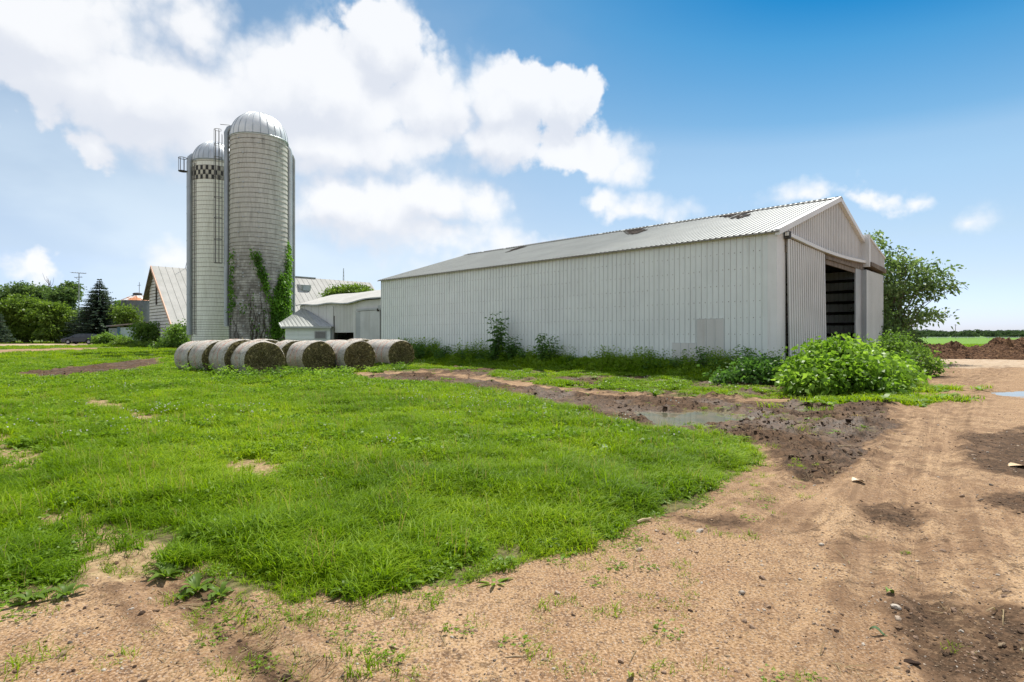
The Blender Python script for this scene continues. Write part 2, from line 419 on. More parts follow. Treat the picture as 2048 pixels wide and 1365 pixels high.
CLOUDS = [  # x, y, half width, half height in photo px, weight
    (120, 60, 330, 120, 1.2), (400, 50, 120, 110, 1.1), (300, 190, 330, 130, 1.5), (640, 200, 300, 120, 1.5), (560, 120, 200, 60, .7),
    (760, 95, 90, 90, 1.5), (850, 210, 140, 90, 1.1), (330, 270, 230, 70, 1.0), (190, 310, 80, 50, .9), (600, 270, 370, 95, 1.3),
    (820, 280, 190, 60, .9), (1030, 190, 105, 90, 1.5), (1130, 205, 80, 75, 1.3), (1000, 280, 130, 70, 1.1), (1120, 290, 120, 60, 1.1),
    (1210, 310, 95, 50, 1.0), (1265, 345, 45, 35, .9), (720, 420, 190, 85, 1.3), (860, 405, 130, 70, 1.3), (960, 410, 75, 45, 1.1),
    (640, 330, 120, 50, .7), (880, 470, 210, 50, .9), (1040, 500, 130, 50, .7), (640, 235, 60, 40, .9),
    (1195, 405, 50, 30, .62), (1265, 435, 100, 28, .45), (1745, 402, 60, 18, .30), (1845, 393, 55, 16, .30), (1952, 430, 66, 28, .50),
    (1620, 395, 40, 14, .2), (60, 525, 36, 32, .32), (360, 530, 80, 40, .5), (980, 540, 160, 50, .45), (-250, 250, 260, 160, 1.0), (-500, 500, 300, 80, .8), (2600, 300, 200, 90, .9)]
make_world()
sl = bpy.data.lights.new('sun', 'SUN'); sl.energy = 4.7; sl.angle = R(.5); sl.color = (1, .955, .88)
so = link(bpy.data.objects.new('sun', sl))
sd = Vector((math.sin(R(SUN_AZ)) * math.cos(R(SUN_EL)), math.cos(R(SUN_AZ)) * math.cos(R(SUN_EL)), math.sin(R(SUN_EL))))
so.rotation_euler = sd.to_track_quat('Z', 'Y').to_euler(); so.location = (20, 40, 60)
# ------------------------------------------------------------------ camera
cam = bpy.data.cameras.new('camera'); cam.sensor_width = 36; cam.lens = 36 * F / 2048
cam.shift_y = -(682.5 - HY) / 2048; cam.clip_end = 9000; cam.clip_start = .05
co = link(bpy.data.objects.new('camera', cam)); co.location = (0, 0, CH); co.rotation_euler = (R(90), 0, 0)
S.camera = co
S.view_settings.view_transform = 'Standard'; S.view_settings.look = 'None'
S.view_settings.exposure = .64; S.view_settings.gamma = 1
S.render.engine = 'CYCLES'
S.cycles.max_bounces = 5; S.cycles.diffuse_bounces = 3; S.cycles.glossy_bounces = 2; S.cycles.transmission_bounces = 3; S.cycles.transparent_max_bounces = 4
S.cycles.use_denoising = True

# ------------------------------------------------------------------ ground
def ground():
    ys = [-3000, -600, -150, -60, -30, -15, -8, -4, -1.5, 0, 1, 1.6]
    y = 2.0
    while y < 60: ys.append(y); y *= 1.0075
    while y < 6000: ys.append(y); y *= 1.06
    ys = np.array(ys)
    us = np.concatenate([[-60, -12, -5, -3, -2, -1.5, -1.3], np.arange(-1.15, 1.15, .0075), [1.2, 1.3, 1.5, 2, 3, 5, 12, 60]])
    wd = np.maximum(np.abs(ys), 2.0)
    X = us[None, :] * wd[:, None]; Y = np.repeat(ys[:, None], len(us), 1)
    x = X.ravel(); y = Y.ravel()
    z = hgt_fine(x, y)
    nr, nc = X.shape
    me = bpy.data.meshes.new('ground')
    me.vertices.add(len(x)); me.vertices.foreach_set('co', np.stack([x, y, z], 1).astype(np.float32).ravel())
    i = (np.arange(nr - 1)[:, None] * nc + np.arange(nc - 1)[None, :]).ravel()
    q = np.stack([i, i + 1, i + nc + 1, i + nc], 1).astype(np.int32)
    me.loops.add(q.size); me.loops.foreach_set('vertex_index', q.ravel())
    me.polygons.add(len(q)); me.polygons.foreach_set('loop_start', np.arange(0, q.size, 4, dtype=np.int32))
    me.polygons.foreach_set('use_smooth', np.ones(len(q), bool))
    me.update(calc_edges=True)
    def soft(fn, r):
        return sum(fn(x + dx * r * (.08 + np.abs(y) * .045), y + dy * r * (.08 + np.abs(y) * .06)) for dx, dy in ((0, 0), (.5, .2), (-.5, -.2), (.2, -.6), (-.2, .6))) / 5
    g = soft(grass_w, .5); m = soft(mud_w, .9); s = soft(stain_w, .6); b = bare_w(x, y)
    wx, wy = warp(x, y)
    pale = np.maximum(inside(PALE, wx, wy), inside(DRIVE, wx, wy)).astype(float)
    fr = far_right(x, y)
    for nm, cols in (('mask', (g, m, b)), ('mask2', (s, pale, fr))):
        a = me.attributes.new(nm, 'FLOAT_VECTOR', 'POINT')
        a.data.foreach_set('vector', np.stack(cols, 1).astype(np.float32).ravel())
    bd = np.full(x.shape, 1e9); bu = np.zeros(x.shape); bv = np.zeros(x.shape); bk = np.zeros(x.shape)
    for p, wdt in zip(TRACKS, (1.3, 1.1, 1.2, .5)):
        d, u, v = polydist(p, x, y); k = d < bd
        bd = np.where(k, d, bd); bu = np.where(k, u, bu); bv = np.where(k, v, bv)
        bk = np.maximum(bk, 1 - sstep(wdt * .25, wdt * .9, d))
    a = me.attributes.new('trk', 'FLOAT_VECTOR', 'POINT')
    a.data.foreach_set('vector', np.stack([bu, bv, bk], 1).astype(np.float32).ravel())
    me.materials.append(ground_mat())
    return tag(link(bpy.data.objects.new('ground', me)), kind='structure')
def ground_mat():
    m, t, out = new_mat('yard_ground')
    P = pos(t); t.dim = '2D'
    a1 = t.sep(t.attr('mask').outputs['Vector']); a2 = t.sep(t.attr('mask2').outputs['Vector']); tk = t.sep(t.attr('trk').outputs['Vector'])
    nl = t.noise(P, .45, 4, .6); nm = t.noise(P, 2.2, 5, .62); nf = t.noise(P, 14, 5, .65); ng = t.noise(P, 60, 3, .7)
    v1 = t.vor(P, 44); v2 = t.vor(P, 44, out=1); v3 = t.vor(P, 19); v4 = t.vor(P, 19, out=1)
    # sandy dirt
    dirt = t.mix(t.ss(nl, .3, .7), (.280, .172, .087), (.362, .236, .126))
    dirt = t.mix(t.m('MULTIPLY', t.ss(nm, .42, .66), .60), dirt, (.205, .112, .056))
    dirt = t.mix(t.m('MULTIPLY', t.ss(nf, .50, .68), .75), dirt, (.115, .066, .036))
    dirt = t.mix(t.m('MULTIPLY', t.ss(ng, .50, .66), .75), dirt, (.42, .30, .20))
    dirt = t.mix(t.m('MULTIPLY', t.ss(ng, .47, .34), .85), dirt, (.105, .062, .036))
    gr = t.m('MULTIPLY', t.ss(v1, .30, .16), t.ss(t.sep(v2)[0], .40, .6))
    dirt = t.mix(t.m('MULTIPLY', gr, .7), dirt, t.mix(t.sep(v2)[1], (.12, .09, .07), (.44, .35, .27)))
    gk = t.m('MULTIPLY', t.ss(v3, .22, .10), t.ss(t.sep(v4)[0], .78, .9))
    dirt = t.mix(t.m('MULTIPLY', gk, .8), dirt, (.09, .055, .036))
    # compact pale road
    dirt = t.mix(t.m('MULTIPLY', a2[1], t.ss(nm, .25, .55)), dirt, (.40, .31, .22))
    # tyre prints: cross bars pressed into the dirt
    lug = t.m('SINE', t.m('ADD', t.m('MULTIPLY', tk[0], 62.0), t.m('MULTIPLY', t.m('ABSOLUTE', tk[1]), 45.0)))
    lugm = t.m('MULTIPLY', t.m('MULTIPLY', t.ss(lug, .1, .8), tk[2]), t.m('MULTIPLY', t.ss(nm, .46, .62), t.ss(nl, .42, .6)))
    groove = t.m('MULTIPLY', t.m('MULTIPLY', t.ss(t.m('SINE', t.m('MULTIPLY', tk[1], 48.0)), .2, .9), tk[2]), t.ss(nl, .4, .6))
    dirt = t.mix(t.m('MULTIPLY', tk[2], t.m('MULTIPLY', t.ss(nm, .35, .6), .28)), dirt, (.15, .088, .048))
    dirt = t.mix(t.m('MULTIPLY', t.m('MAXIMUM', lugm, t.m('MULTIPLY', groove, .5)), .30), dirt, (.11, .064, .036))
    sv = t.comb(t.m('MULTIPLY', tk[0], .30), t.m('MULTIPLY', tk[1], 5.0), 0)
    strk = t.m('MULTIPLY', t.ss(t.noise(sv, 1.6, 6, .62), .47, .60), tk[2])
    dirt = t.mix(t.m('MULTIPLY', t.m('MULTIPLY', strk, t.ss(nm, .36, .58)), .52), dirt, (.15, .088, .048))
    dirt = t.mix(t.m('MULTIPLY', t.m('MULTIPLY', t.ss(t.noise(sv, 1.6, 6, .62), .47, .36), tk[2]), .20), dirt, (.42, .28, .165))
    whl = t.m('SUBTRACT', 1.0, t.ss(t.m('ABSOLUTE', t.m('SUBTRACT', t.m('ABSOLUTE', tk[1]), .16)), .05, .12))
    edge = t.m('SUBTRACT', 1.0, t.ss(t.m('ABSOLUTE', t.m('SUBTRACT', t.m('ABSOLUTE', tk[1]), .30)), .01, .05))
    whm = t.m('MULTIPLY', t.ss(t.noise(P, .9, 4, .6), .40, .56), t.m('ADD', .45, t.m('MULTIPLY', t.ss(t.m('SINE', t.m('MULTIPLY', tk[0], 58.0)), -.2, .6), .55)))
    dirt = t.mix(t.m('MULTIPLY', t.m('MULTIPLY', whl, whm), .42), dirt, (.125, .074, .042))
    dirt = t.mix(t.m('MULTIPLY', t.m('MULTIPLY', edge, t.ss(nm, .40, .56)), .5), dirt, (.115, .068, .038))
    # manure stains, other dark patches and mud
    mud = t.mix(t.ss(nf, .35, .65), (.026, .016, .009), (.088, .051, .028))
    mud = t.mix(t.m('MULTIPLY', t.ss(ng, .55, .75), .6), mud, (.24, .16, .10))
    mud = t.mix(t.m('MULTIPLY', t.ss(nm, .56, .68), .5), mud, (.17, .105, .062))
    jit = t.m('MULTIPLY', t.m('SUBTRACT', t.m('ADD', t.m('MULTIPLY', nm, .55), t.m('MULTIPLY', nf, .45)), .5), 2.0)
    ms = t.ss(t.m('ADD', t.m('MAXIMUM', a1[1], t.m('MULTIPLY', a2[0], .82)), jit), .30, .58)
    damp = t.ss(t.m('ADD', t.m('MAXIMUM', a1[1], a2[0]), t.m('MULTIPLY', jit, .6)), .05, .50)
    dirt = t.mix(t.m('MULTIPLY', damp, .70), dirt, (.15, .090, .050))
    # scattered dark flecks of dung over all of the dirt
    fl = t.m('MULTIPLY', t.ss(t.noise(t.v('MULTIPLY', P, (1, 1.5, 1)), 5.0, 8, .74), .555, .64), .8)
    col = t.mix(t.m('MAXIMUM', t.m('MULTIPLY', ms, .93), t.m('MULTIPLY', fl, t.ss(nl, .35, .65))), dirt, mud)
    # soil under the grass, and flattened straw
    gs = t.mix(t.ss(nf, .3, .7), (.05, .075, .014), (.11, .16, .03))
    gs = t.mix(t.m('MULTIPLY', t.ss(nm, .5, .7), .5), gs, (.15, .12, .06))
    brn = t.mix(t.ss(nf, .35, .65), (.085, .062, .032), (.16, .125, .062))
    gs = t.mix(t.m('ADD', .22, t.m('MULTIPLY', t.ss(t.sep(P)[1], 14.0, 50.0), .78)), brn, gs)
    gw = t.ss(t.m('ADD', a1[0], t.m('MULTIPLY', jit, .5)), .35, .7)
    col = t.mix(gw, col, gs)
    straw = t.mix(t.ss(nf, .3, .7), (.20, .13, .07), (.38, .28, .155))
    col = t.mix(t.m('MULTIPLY', t.ss(t.m('ADD', a1[2], t.m('MULTIPLY', jit, .4)), .25, .7), .85), col, straw)
    # crop field far off
    col = t.mix(a2[2], col, t.mix(t.noise(t.v('MULTIPLY', P, (.004, .03, 0)), 3, 4), (.085, .17, .02), (.14, .25, .035)))
    h = t.m('ADD', t.m('MULTIPLY', nf, .6), t.m('ADD', t.m('MULTIPLY', ng, .25), t.m('MULTIPLY', gr, .22)))
    h = t.m('SUBTRACT', h, t.m('MULTIPLY', t.m('MAXIMUM', lugm, t.m('MULTIPLY', groove, .4)), .22))
    wet = t.m('SUBTRACT', .95, t.m('MULTIPLY', t.m('MULTIPLY', t.m('MULTIPLY', ms, a1[1]), t.ss(nl, .40, .62)), .40))
    princ(t, out, col, wet, 0, t.bump(h, .8, .022), .14)
    return m
ground()
def water_mat():
    m, t, out = new_mat('muddy_water')
    P = pos(t); n = t.noise(P, 3, 5, .6)
    c = t.mix(t.ss(n, .4, .62), (.10, .105, .07), (.16, .14, .09))
    princ(t, out, c, .06, 0, t.bump(t.noise(P, 26, 3), .05, .004), .6)
    return m
WM = water_mat()
def puddles():
    for k, p in enumerate(PUD):
        c = np.mean(p, 0); mb = MB()
        pts = [(c[0] + (q[0] - c[0]) * 1.35, c[1] + (q[1] - c[1]) * 1.35, 0) for q in p]
        h = float(np.median([hgt(np.array([q[0]]), np.array([q[1]]))[0] for q in p]))
        mb.add(pts, [tuple(range(len(pts)))])
        o = mb.build('water', WM); o.location.z = -.018
        me = o.data
        tag(o, kind='structure')
puddles()
# ------------------------------------------------------------------ materials of the buildings
def metal_sheet(name, a, b, rough=.5, metal=0.0, streak=.35, dirt=(.30, .27, .22), low=None):
    m, t, out = new_mat(name)
    P = obj_co(t)
    st = t.noise(t.v('MULTIPLY', P, (1.6, 1.6, .12)), 2.2, 6, .65)
    n = t.noise(P, .7, 5, .6); nf = t.noise(P, 9, 4, .6)
    c = t.mix(t.ss(n, .3, .7), a, b)
    c = t.mix(t.m('MULTIPLY', t.ss(st, .50, .78), streak), c, dirt)
    c = t.mix(t.m('MULTIPLY', t.ss(nf, .60, .74), streak * .5), c, dirt)
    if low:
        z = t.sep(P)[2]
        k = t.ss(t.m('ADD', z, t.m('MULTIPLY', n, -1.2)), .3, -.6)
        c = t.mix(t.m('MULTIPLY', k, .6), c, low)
    princ(t, out, c, rough, metal, t.bump(t.noise(P, .55, 2), .25, .05), .4 if rough < .8 else .1)
    return m
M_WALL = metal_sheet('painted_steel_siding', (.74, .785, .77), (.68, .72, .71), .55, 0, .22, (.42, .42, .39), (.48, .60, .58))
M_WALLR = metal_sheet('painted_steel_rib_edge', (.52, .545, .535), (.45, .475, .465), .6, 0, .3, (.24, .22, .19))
M_PATCH = metal_sheet('patched_siding', (.60, .60, .58), (.55, .55, .53), .6, 0, .3)
M_GABLE = metal_sheet('weathered_gable_siding', (.72, .73, .72), (.64, .65, .64), .6, 0, .5, (.26, .24, .21))
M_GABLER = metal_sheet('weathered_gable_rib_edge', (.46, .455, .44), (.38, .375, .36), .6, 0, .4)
M_ROOF = metal_sheet('weathered_steel_roof', (.36, .37, .345), (.30, .31, .285), .5, .0, .35, (.26, .25, .20))
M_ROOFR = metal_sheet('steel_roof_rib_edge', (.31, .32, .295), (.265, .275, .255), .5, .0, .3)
M_ROOFW = metal_sheet('white_steel_roof', (.44, .43, .405), (.37, .365, .34), .9, 0, .3, (.36, .33, .28))
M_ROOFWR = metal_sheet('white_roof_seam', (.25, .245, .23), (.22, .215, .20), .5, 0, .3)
M_TRIM = metal_sheet('white_trim', (.74, .74, .735), (.68, .68, .67), .5, 0, .25)
M_GREYTRIM = metal_sheet('grey_trim', (.42, .44, .45), (.33, .35, .36), .5, .2, .4)
M_SCREW = simple('rusty_screw', (.34, .32, .30), (.24, .21, .18), 8, .6, .3)
M_WOOD = simple('old_grey_wood', (.24, .20, .16), (.12, .10, .08), 4, .85, 0, .4, .2, (1, 1, .2))
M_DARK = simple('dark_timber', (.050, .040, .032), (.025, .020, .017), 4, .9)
M_GAPDARK = simple('painted_gap_dark', (.022, .017, .014), (.055, .044, .036), 3, .95, 0, 0, .05)
M_IN = simple('inner_sheet', (.30, .29, .27), (.22, .21, .20), 2, .8)
M_RUST = simple('rust', (.34, .15, .07), (.20, .085, .04), 3, .8)
M_GALV = metal_sheet('galvanised_steel', (.42, .455, .48), (.34, .375, .40), .45, .5, .35, (.24, .24, .24))
M_GALVL = metal_sheet('bright_galvanised_steel', (.68, .70, .71), (.58, .60, .62), .45, .35, .2, (.4, .4, .4))
M_IRON = simple('dark_iron', (.085, .08, .078), (.05, .04, .035), 5, .7, .3)
M_CAGE = simple('dull_cage_steel', (.17, .165, .16), (.11, .105, .10), 5, .6, .3)
M_HOOP = simple('rusty_hoop', (.20, .18, .155), (.13, .11, .09), 6, .7, .3)
M_GLASS = simple('dark_window', (.03, .035, .04), (.05, .055, .06), 3, .15, 0, 0, .6)

# ------------------------------------------------------------------ white pole barn
A = Vector((-.7154, .6987, 0)); B = Vector((.6987, .7154, 0)); RZ = math.atan2(B.y, B.x)
BO = Vector((9.6, 20.4, 0)); BW, BL, EZ, RZT = 15.5, 26.0, 5.45, 7.94
def rake(x): return EZ + (RZT - EZ) * (1 - abs(x - BW / 2) / (BW / 2))
def barn():
    e = empty('pole_barn', BO, RZ, 'long white ribbed-metal pole barn with grey gable and sliding door half open', 'barn')
    b = MB()
    b.ribbed((0, .3, -.25), (0, 1, 0), (0, 0, 1), (-1, 0, 0), BL - .3, 0, EZ + .25, .235, .026, .06, 0, 1)
    b.ribbed((BW, 0, -.25), (0, 1, 0), (0, 0, 1), (1, 0, 0), BL, 0, EZ + .25, .235, .026, .06, 0, 1)
    b.ribbed((0, BL, -.25), (1, 0, 0), (0, 0, 1), (0, 1, 0), BW, 0, lambda u: rake(u) + .25, .235, .026, .06, 0, 1)
    # screw rows along the girts
    for r_ in range(9):
        z = .42 + r_ * .62
        if z > EZ - .2: break
        for k in range(int((BL - .4) / .235)):
            y = .3 + .235 * (k + 1) + .055 + random.uniform(-.01, .01)
            if random.random() < .12: continue
            s_ = random.uniform(.010, .016); zz = z + random.uniform(-.015, .015)
            b.box(-.012, .0, y - s_, y + s_, zz - s_, zz + s_, 2)
    b.build('wall', [M_WALL, M_WALLR, M_SCREW], e)
    p = MB(); p.ribbed((-.034, 1.95, 0), (0, 1, 0), (0, 0, 1), (-1, 0, 0), 1.08, .1, 2.25, .36, .02, .06, 0, 1)
    p.box(-.034, -.004, 1.93, 1.95, .1, 2.26, 1); p.box(-.034, -.004, 3.03, 3.05, .1, 2.26, 1); p.box(-.036, -.004, 1.95, 3.03, 2.25, 2.275, 1)
    tag(p.build('patch_panel', [M_PATCH, M_WALLR], e), 'door-sized patched panel in the siding')
    p = MB(); p.ribbed((-.033, 3.07, 0), (0, 1, 0), (0, 0, 1), (-1, 0, 0), 1.05, .1, 1.3, .35, .02, .06, 0, 1); p.box(-.034, -.004, 3.07, 4.12, 1.3, 1.315, 1)
    p.build('patch_panel', [M_PATCH, M_WALLR], e)
    # corner trim
    c = MB(); c.box(-.045, .02, -.03, .30, -.2, EZ, 0); c.box(.02, .845, -.028, -.002, -.2, EZ, 0)
    c.build('corner_trim', M_TRIM, e)
    # gable wall above the track, right-hand pier
    g = MB(); g.ribbed((0, 0, 0), (1, 0, 0), (0, 0, 1), (0, -1, 0), 12.15, EZ - .12, lambda u: rake(u) - .02, .255, .03, .08, 0, 1)
    g.build('gable_wall', [M_GABLE, M_GABLER], e)
    t = MB()
    for x0, x1 in ((-.16, BW / 2), (BW / 2, BW + .16)):
        z0 = rake(max(0, min(BW, x0))) + .03; z1 = rake(x1 if x1 < BW else BW) + .03
        z0 = EZ + (RZT - EZ) * (1 - abs(x0 - BW / 2) / (BW / 2)) + .04; z1 = EZ + (RZT - EZ) * (1 - abs(x1 - BW / 2) / (BW / 2)) + .04
        t.prism([(x0, -.17, z0 - .2), (x1, -.17, z1 - .2), (x1, -.17, z1 + .02), (x0, -.17, z0 + .02)], (0, .16, 0))
    t.build('rake_trim', M_TRIM, e)
    # roof: two ribbed slopes with a real thickness
    sl_ = math.hypot(BW / 2, RZT - EZ); vx, vz = (BW / 2) / sl_, (RZT - EZ) / sl_
    rf = MB()
    rf.ribbed((0, -.16, EZ), (0, 1, 0), (vx, 0, vz), (-vz, 0, vx), BL + .32, -.22, sl_, .235, .03, .07, 0, 1)
    rf.ribbed((BW, -.16, EZ), (0, 1, 0), (-vx, 0, vz), (vz, 0, vx), BL + .32, -.22, sl_, .235, .03, .07, 0, 1)
    for sx, x0 in ((1, 0), (-1, BW)):
        q = [Vector((x0 + sx * vx * s_, y, EZ + vz * s_ - .06)) for s_, y in ((-.20, -.15), (sl_, -.15), (sl_, BL + .15), (-.20, BL + .15))]
        rf.prism(q, (0, 0, .045), 2)
    rf.build('roof', [M_ROOF, M_ROOFR, M_IN], e)
    rc = MB()
    for k in range(int(BL / .235)):
        y = -.1 + .235 * k
        if random.random() < .08: continue
        rc.box(BW / 2 - .16, BW / 2 + .16, y + .02, y + .15, RZT - .03, RZT + .05, 0)
    rc.prism([(BW / 2 - .26, -.18, RZT - .02), (BW / 2, -.18, RZT + .075), (BW / 2 + .26, -.18, RZT - .02), (BW / 2, -.18, RZT + .02)], (0, BL + .36, 0), 1)
    rc.build('ridge_cap', [M_DARK, M_ROOF], e)
    # torn strips near the ridge; the dark inside the holes is put into their colour
    for (y0, strips) in ((3.3, ((0, 5.2, 6.3), (.5, 5.6, 7.5), (1.0, 6.4, 7.55), (1.45, 6.9, 7.6))), (8.9, ((0, 5.0, 6.2), (.4, 5.3, 6.6), (.9, 5.8, 7.5), (1.4, 6.5, 7.6), (1.9, 7.1, 7.6))), (18.8, ((0, 5.2, 7.0), (.5, 6.2, 7.6)))):
        h = MB()
        for dy, x0, x1 in strips:
            y = y0 + dy
            n_ = 6; top = []
            for i in range(n_ + 1):
                x = x0 + (x1 - x0) * i / n_; top.append((x, y + random.uniform(-.04, .08), EZ + vz / vx * x + .036))
            bot = [(x, y + .36 + random.uniform(-.08, .1), z) for x, _, z in reversed(top)]
            h.prism(top + bot, (0, 0, .018))
        tag(h.build('dark_gap_strip', M_GAPDARK, e), 'dark ragged strips where roof sheets are torn')
    # sliding door track, sagging towards the middle
    tk = MB(); n_ = 16
    def sag(x): return 5.36 - .16 * math.sin(math.pi * min(1, max(0, (x - .6) / 11.7))) + .05 * max(0, (x - .6) / 11.7)
    for i in range(n_):
        x0 = .6 + 11.6 * i / n_; x1 = .6 + 11.6 * (i + 1) / n_
        tk.bar((x0, -.16, sag(x0)), (x1, -.16, sag(x1)), .14, .13)
    tk.bar((.62, -.16, sag(.6) - .04), (.76, -.16, sag(.78) - .04), .2, .26, 1)
    tk.build('door_track', [M_TRIM, M_IRON], e)
    hd = MB(); hd.box(.76, 10.5, -.085, -.03, 4.72, 4.93); hd.box(.76, 12.1, -.08, -.03, 4.95, 5.28)
    hd.bar((5.4, -.12, 4.98), (12.0, -.12, 5.02), .06, .12); hd.build('door_header', M_WOOD, e)
    d = MB()
    d.ribbed((.86, -.19, .12), (1, 0, 0), (0, 0, 1), (0, -1, 0), 4.42, 0, lambda u: sag(.86 + u) - .12 - .12, .255, .03, .08, 0, 1)
    d.box(.86, 5.28, -.186, -.15, .12, 4.98, 2)
    d.box(.845, .86, -.2, -.15, .1, 5.2, 1); d.box(5.28, 5.33, -.22, -.14, .1, 5.05, 3)
    dr = d.build('sliding_door', [M_GABLE, M_GABLER, M_DARK, M_TRIM], e)
    tag(dr, 'left sliding door leaf hanging slightly crooked'); dr.rotation_euler = (R(-.8), R(-.35), 0)
    ps = MB(); ps.box(.846, .875, -.06, .1, -.1, 5.2); ps.build('door_post', M_DARK, e)
    d2 = MB()
    d2.box(10.5, 11.72, -.12, -.06, -.05, 4.95, 2)
    d2.ribbed((11.72, -.32, -.05), (1, 0, 0), (0, 0, 1), (0, -1, 0), 3.78, 0, 5.0, .255, .03, .08, 0, 1)
    d2.box(11.72, 15.5, -.316, -.26, -.05, 4.94, 2); d2.box(11.69, 11.72, -.33, -.12, -.05, 4.96, 2)
    tag(d2.build('sliding_door', [M_WALL, M_WALLR, M_GREYTRIM], e), 'right sliding door leaf standing at the far corner')
    hb = MB()
    hb.box(12.1, 12.32, -.36, -.0, 5.15, rake(12.2) + .30, 1)
    hb.ribbed((12.32, -.34, 0), (1, 0, 0), (0, 0, 1), (0, -1, 0), 3.35, 5.34, lambda u: 6.62 - .20 * u, .255, .03, .08, 0, 2)
    hb.prism([(12.32, -.40, 6.56), (15.7, -.40, 5.88), (15.7, -.40, 5.97), (12.32, -.40, 6.66)], (0, .40, 0), 1)
    hb.prism([(12.32, -.42, 5.20), (15.72, -.42, 5.08), (15.72, -.42, 5.34), (12.32, -.42, 5.40)], (0, .38, 0), 3)
    hb.box(12.34, 15.6, -.335, -.03, 5.42, 5.78, 4)
    tag(hb.build('door_hood', [M_GABLE, M_TRIM, M_GABLER, M_WOOD, M_DARK], e), 'bent projecting hood over the right door leaf')
    # inside: posts, girts on the far wall, trusses
    it = MB()
    for k in range(7):
        y = .2 + k * 4.2; it.box(BW - .25, BW - .06, y, y + .18, 0, EZ)
        it.box(.05, .22, y, y + .18, 0, EZ); it.box(.2, BW - .2, y, y + .12, EZ - .35, EZ - .1)
    for r_ in range(9): it.box(BW - .1, BW - .035, .1, BL - .1, .35 + r_ * .62, .50 + r_ * .62)
    for r_ in range(8): it.box(.2, BW - .2, BL - .14, BL - .07, .35 + r_ * .66, .50 + r_ * .66)
    it.build('frame', M_DARK, e)
    return e
barn()

# ------------------------------------------------------------------ low building behind the pole barn (same axes)
def low_building():
    e = empty('low_shed', BO + B * 1.04 + A * 26.12, RZ, 'low white shed with wavy grey roof joined to the back of the pole barn', 'shed')
    L, W_, E0, R0 = 14.4, 6.2, 4.25, 5.35
    w = MB()
    w.ribbed((0, 0, -.2), (0, 1, 0), (0, 0, 1), (-1, 0, 0), 5.3, 0, E0 + .2, 5, .01, .05, 0, 1)
    w.ribbed((0, 5.3, -.2), (0, 1, 0), (0, 0, 1), (-1, 0, 0), 3.0, 2.05, E0 + .2, .22, .02, .05, 0, 1)
    w.ribbed((0, 8.3, -.2), (0, 1, 0), (0, 0, 1), (-1, 0, 0), L - 8.3, 0, E0 + .2, 1.3, .02, .03, 0, 1)
    w.ribbed((0, L, -.2), (1, 0, 0), (0, 0, 1), (0, 1, 0), W_, 0, lambda u: E0 + .2 + (R0 - E0) * (1 - abs(u - 3.1) / 3.1), .3, .02, .05, 0, 1)
    w.ribbed((W_, 0, -.2), (0, 1, 0), (0, 0, 1), (1, 0, 0), L, 0, E0 + .2, .3, .02, .05, 0, 1)
    w.build('wall', [M_PATCH, M_GABLER], e)
    r = MB(); n_ = 18
    def ez(y): return E0 + .06 * math.sin(y * .55 + .6) + .10 * (1 - sstep(0, 5, y)) - .05 * math.sin(y * 1.3)
    for sx in (0, 1):
        vs = []
        for i in range(n_ + 1):
            y = -.02 + (L + .25) * i / n_
            for s_ in (0, .5, 1):
                x = -.3 + 3.4 * s_; z = float(ez(y)) * (1 - s_) + R0 * s_ + .03 * math.sin(y * .9 + s_ * 2) + (0.02 if s_ == .5 else 0)
                if sx: x = W_ - x
                vs.append((x, y, z))
        fs = [(i * 3 + j, i * 3 + j + 1, (i + 1) * 3 + j + 1, (i + 1) * 3 + j) for i in range(n_) for j in (0, 1)]
        r.add(vs, [f if sx else f[::-1] for f in fs], 0)
        vs2 = [(v[0], v[1], v[2] - .09) for v in vs]; r.add(vs2, [f[::-1] if sx else f for f in fs], 1)
        ed = [i * 3 for i in range(n_ + 1)]
        r.add([vs[i] for i in ed] + [vs2[i] for i in ed], [(i, i + 1, n_ + 2 + i, n_ + 1 + i) for i in range(n_)], 1)
    r.build('roof', [M_ROOFW, M_GREYTRIM], e)
    d = MB(); d.box(-.12, -.06, 1.45, 4.15, .1, 3.45); d.box(-.13, -.05, 4.15, 4.75, .1, 3.4, 1); d.box(-.122, -.05, 1.38, 1.45, .1, 3.45, 2)
    tag(d.build('sliding_door', [metal_sheet('dull_zinc_door', (.55, .56, .56), (.44, .45, .45), .5, .2, .4), M_GREYTRIM, M_DARK], e), 'dull zinc sliding door with darker edge strip')
    tr = MB(); tr.box(-.18, -.03, 1.3, 4.6, 3.47, 3.62); tr.box(-.2, -.02, 1.55, 1.72, 3.36, 3.56, 1); tr.box(-.2, -.02, .0, 1.6, 3.62, 3.78)
    tr.build('door_track', [M_GREYTRIM, M_DARK], e)
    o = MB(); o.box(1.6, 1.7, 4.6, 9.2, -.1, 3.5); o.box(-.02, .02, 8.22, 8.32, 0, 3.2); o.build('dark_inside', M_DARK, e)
    f = MB(); f.prism([(-.05, 8.35, 4.0), (-.05, 8.45, 1.0), (-.32, 8.2, -.1), (-.12, 9.0, -.1), (-.06, 9.1, 3.9)], (.04, .02, 0))
    f.build('bent_sheet', M_PATCH, e)
low_building()

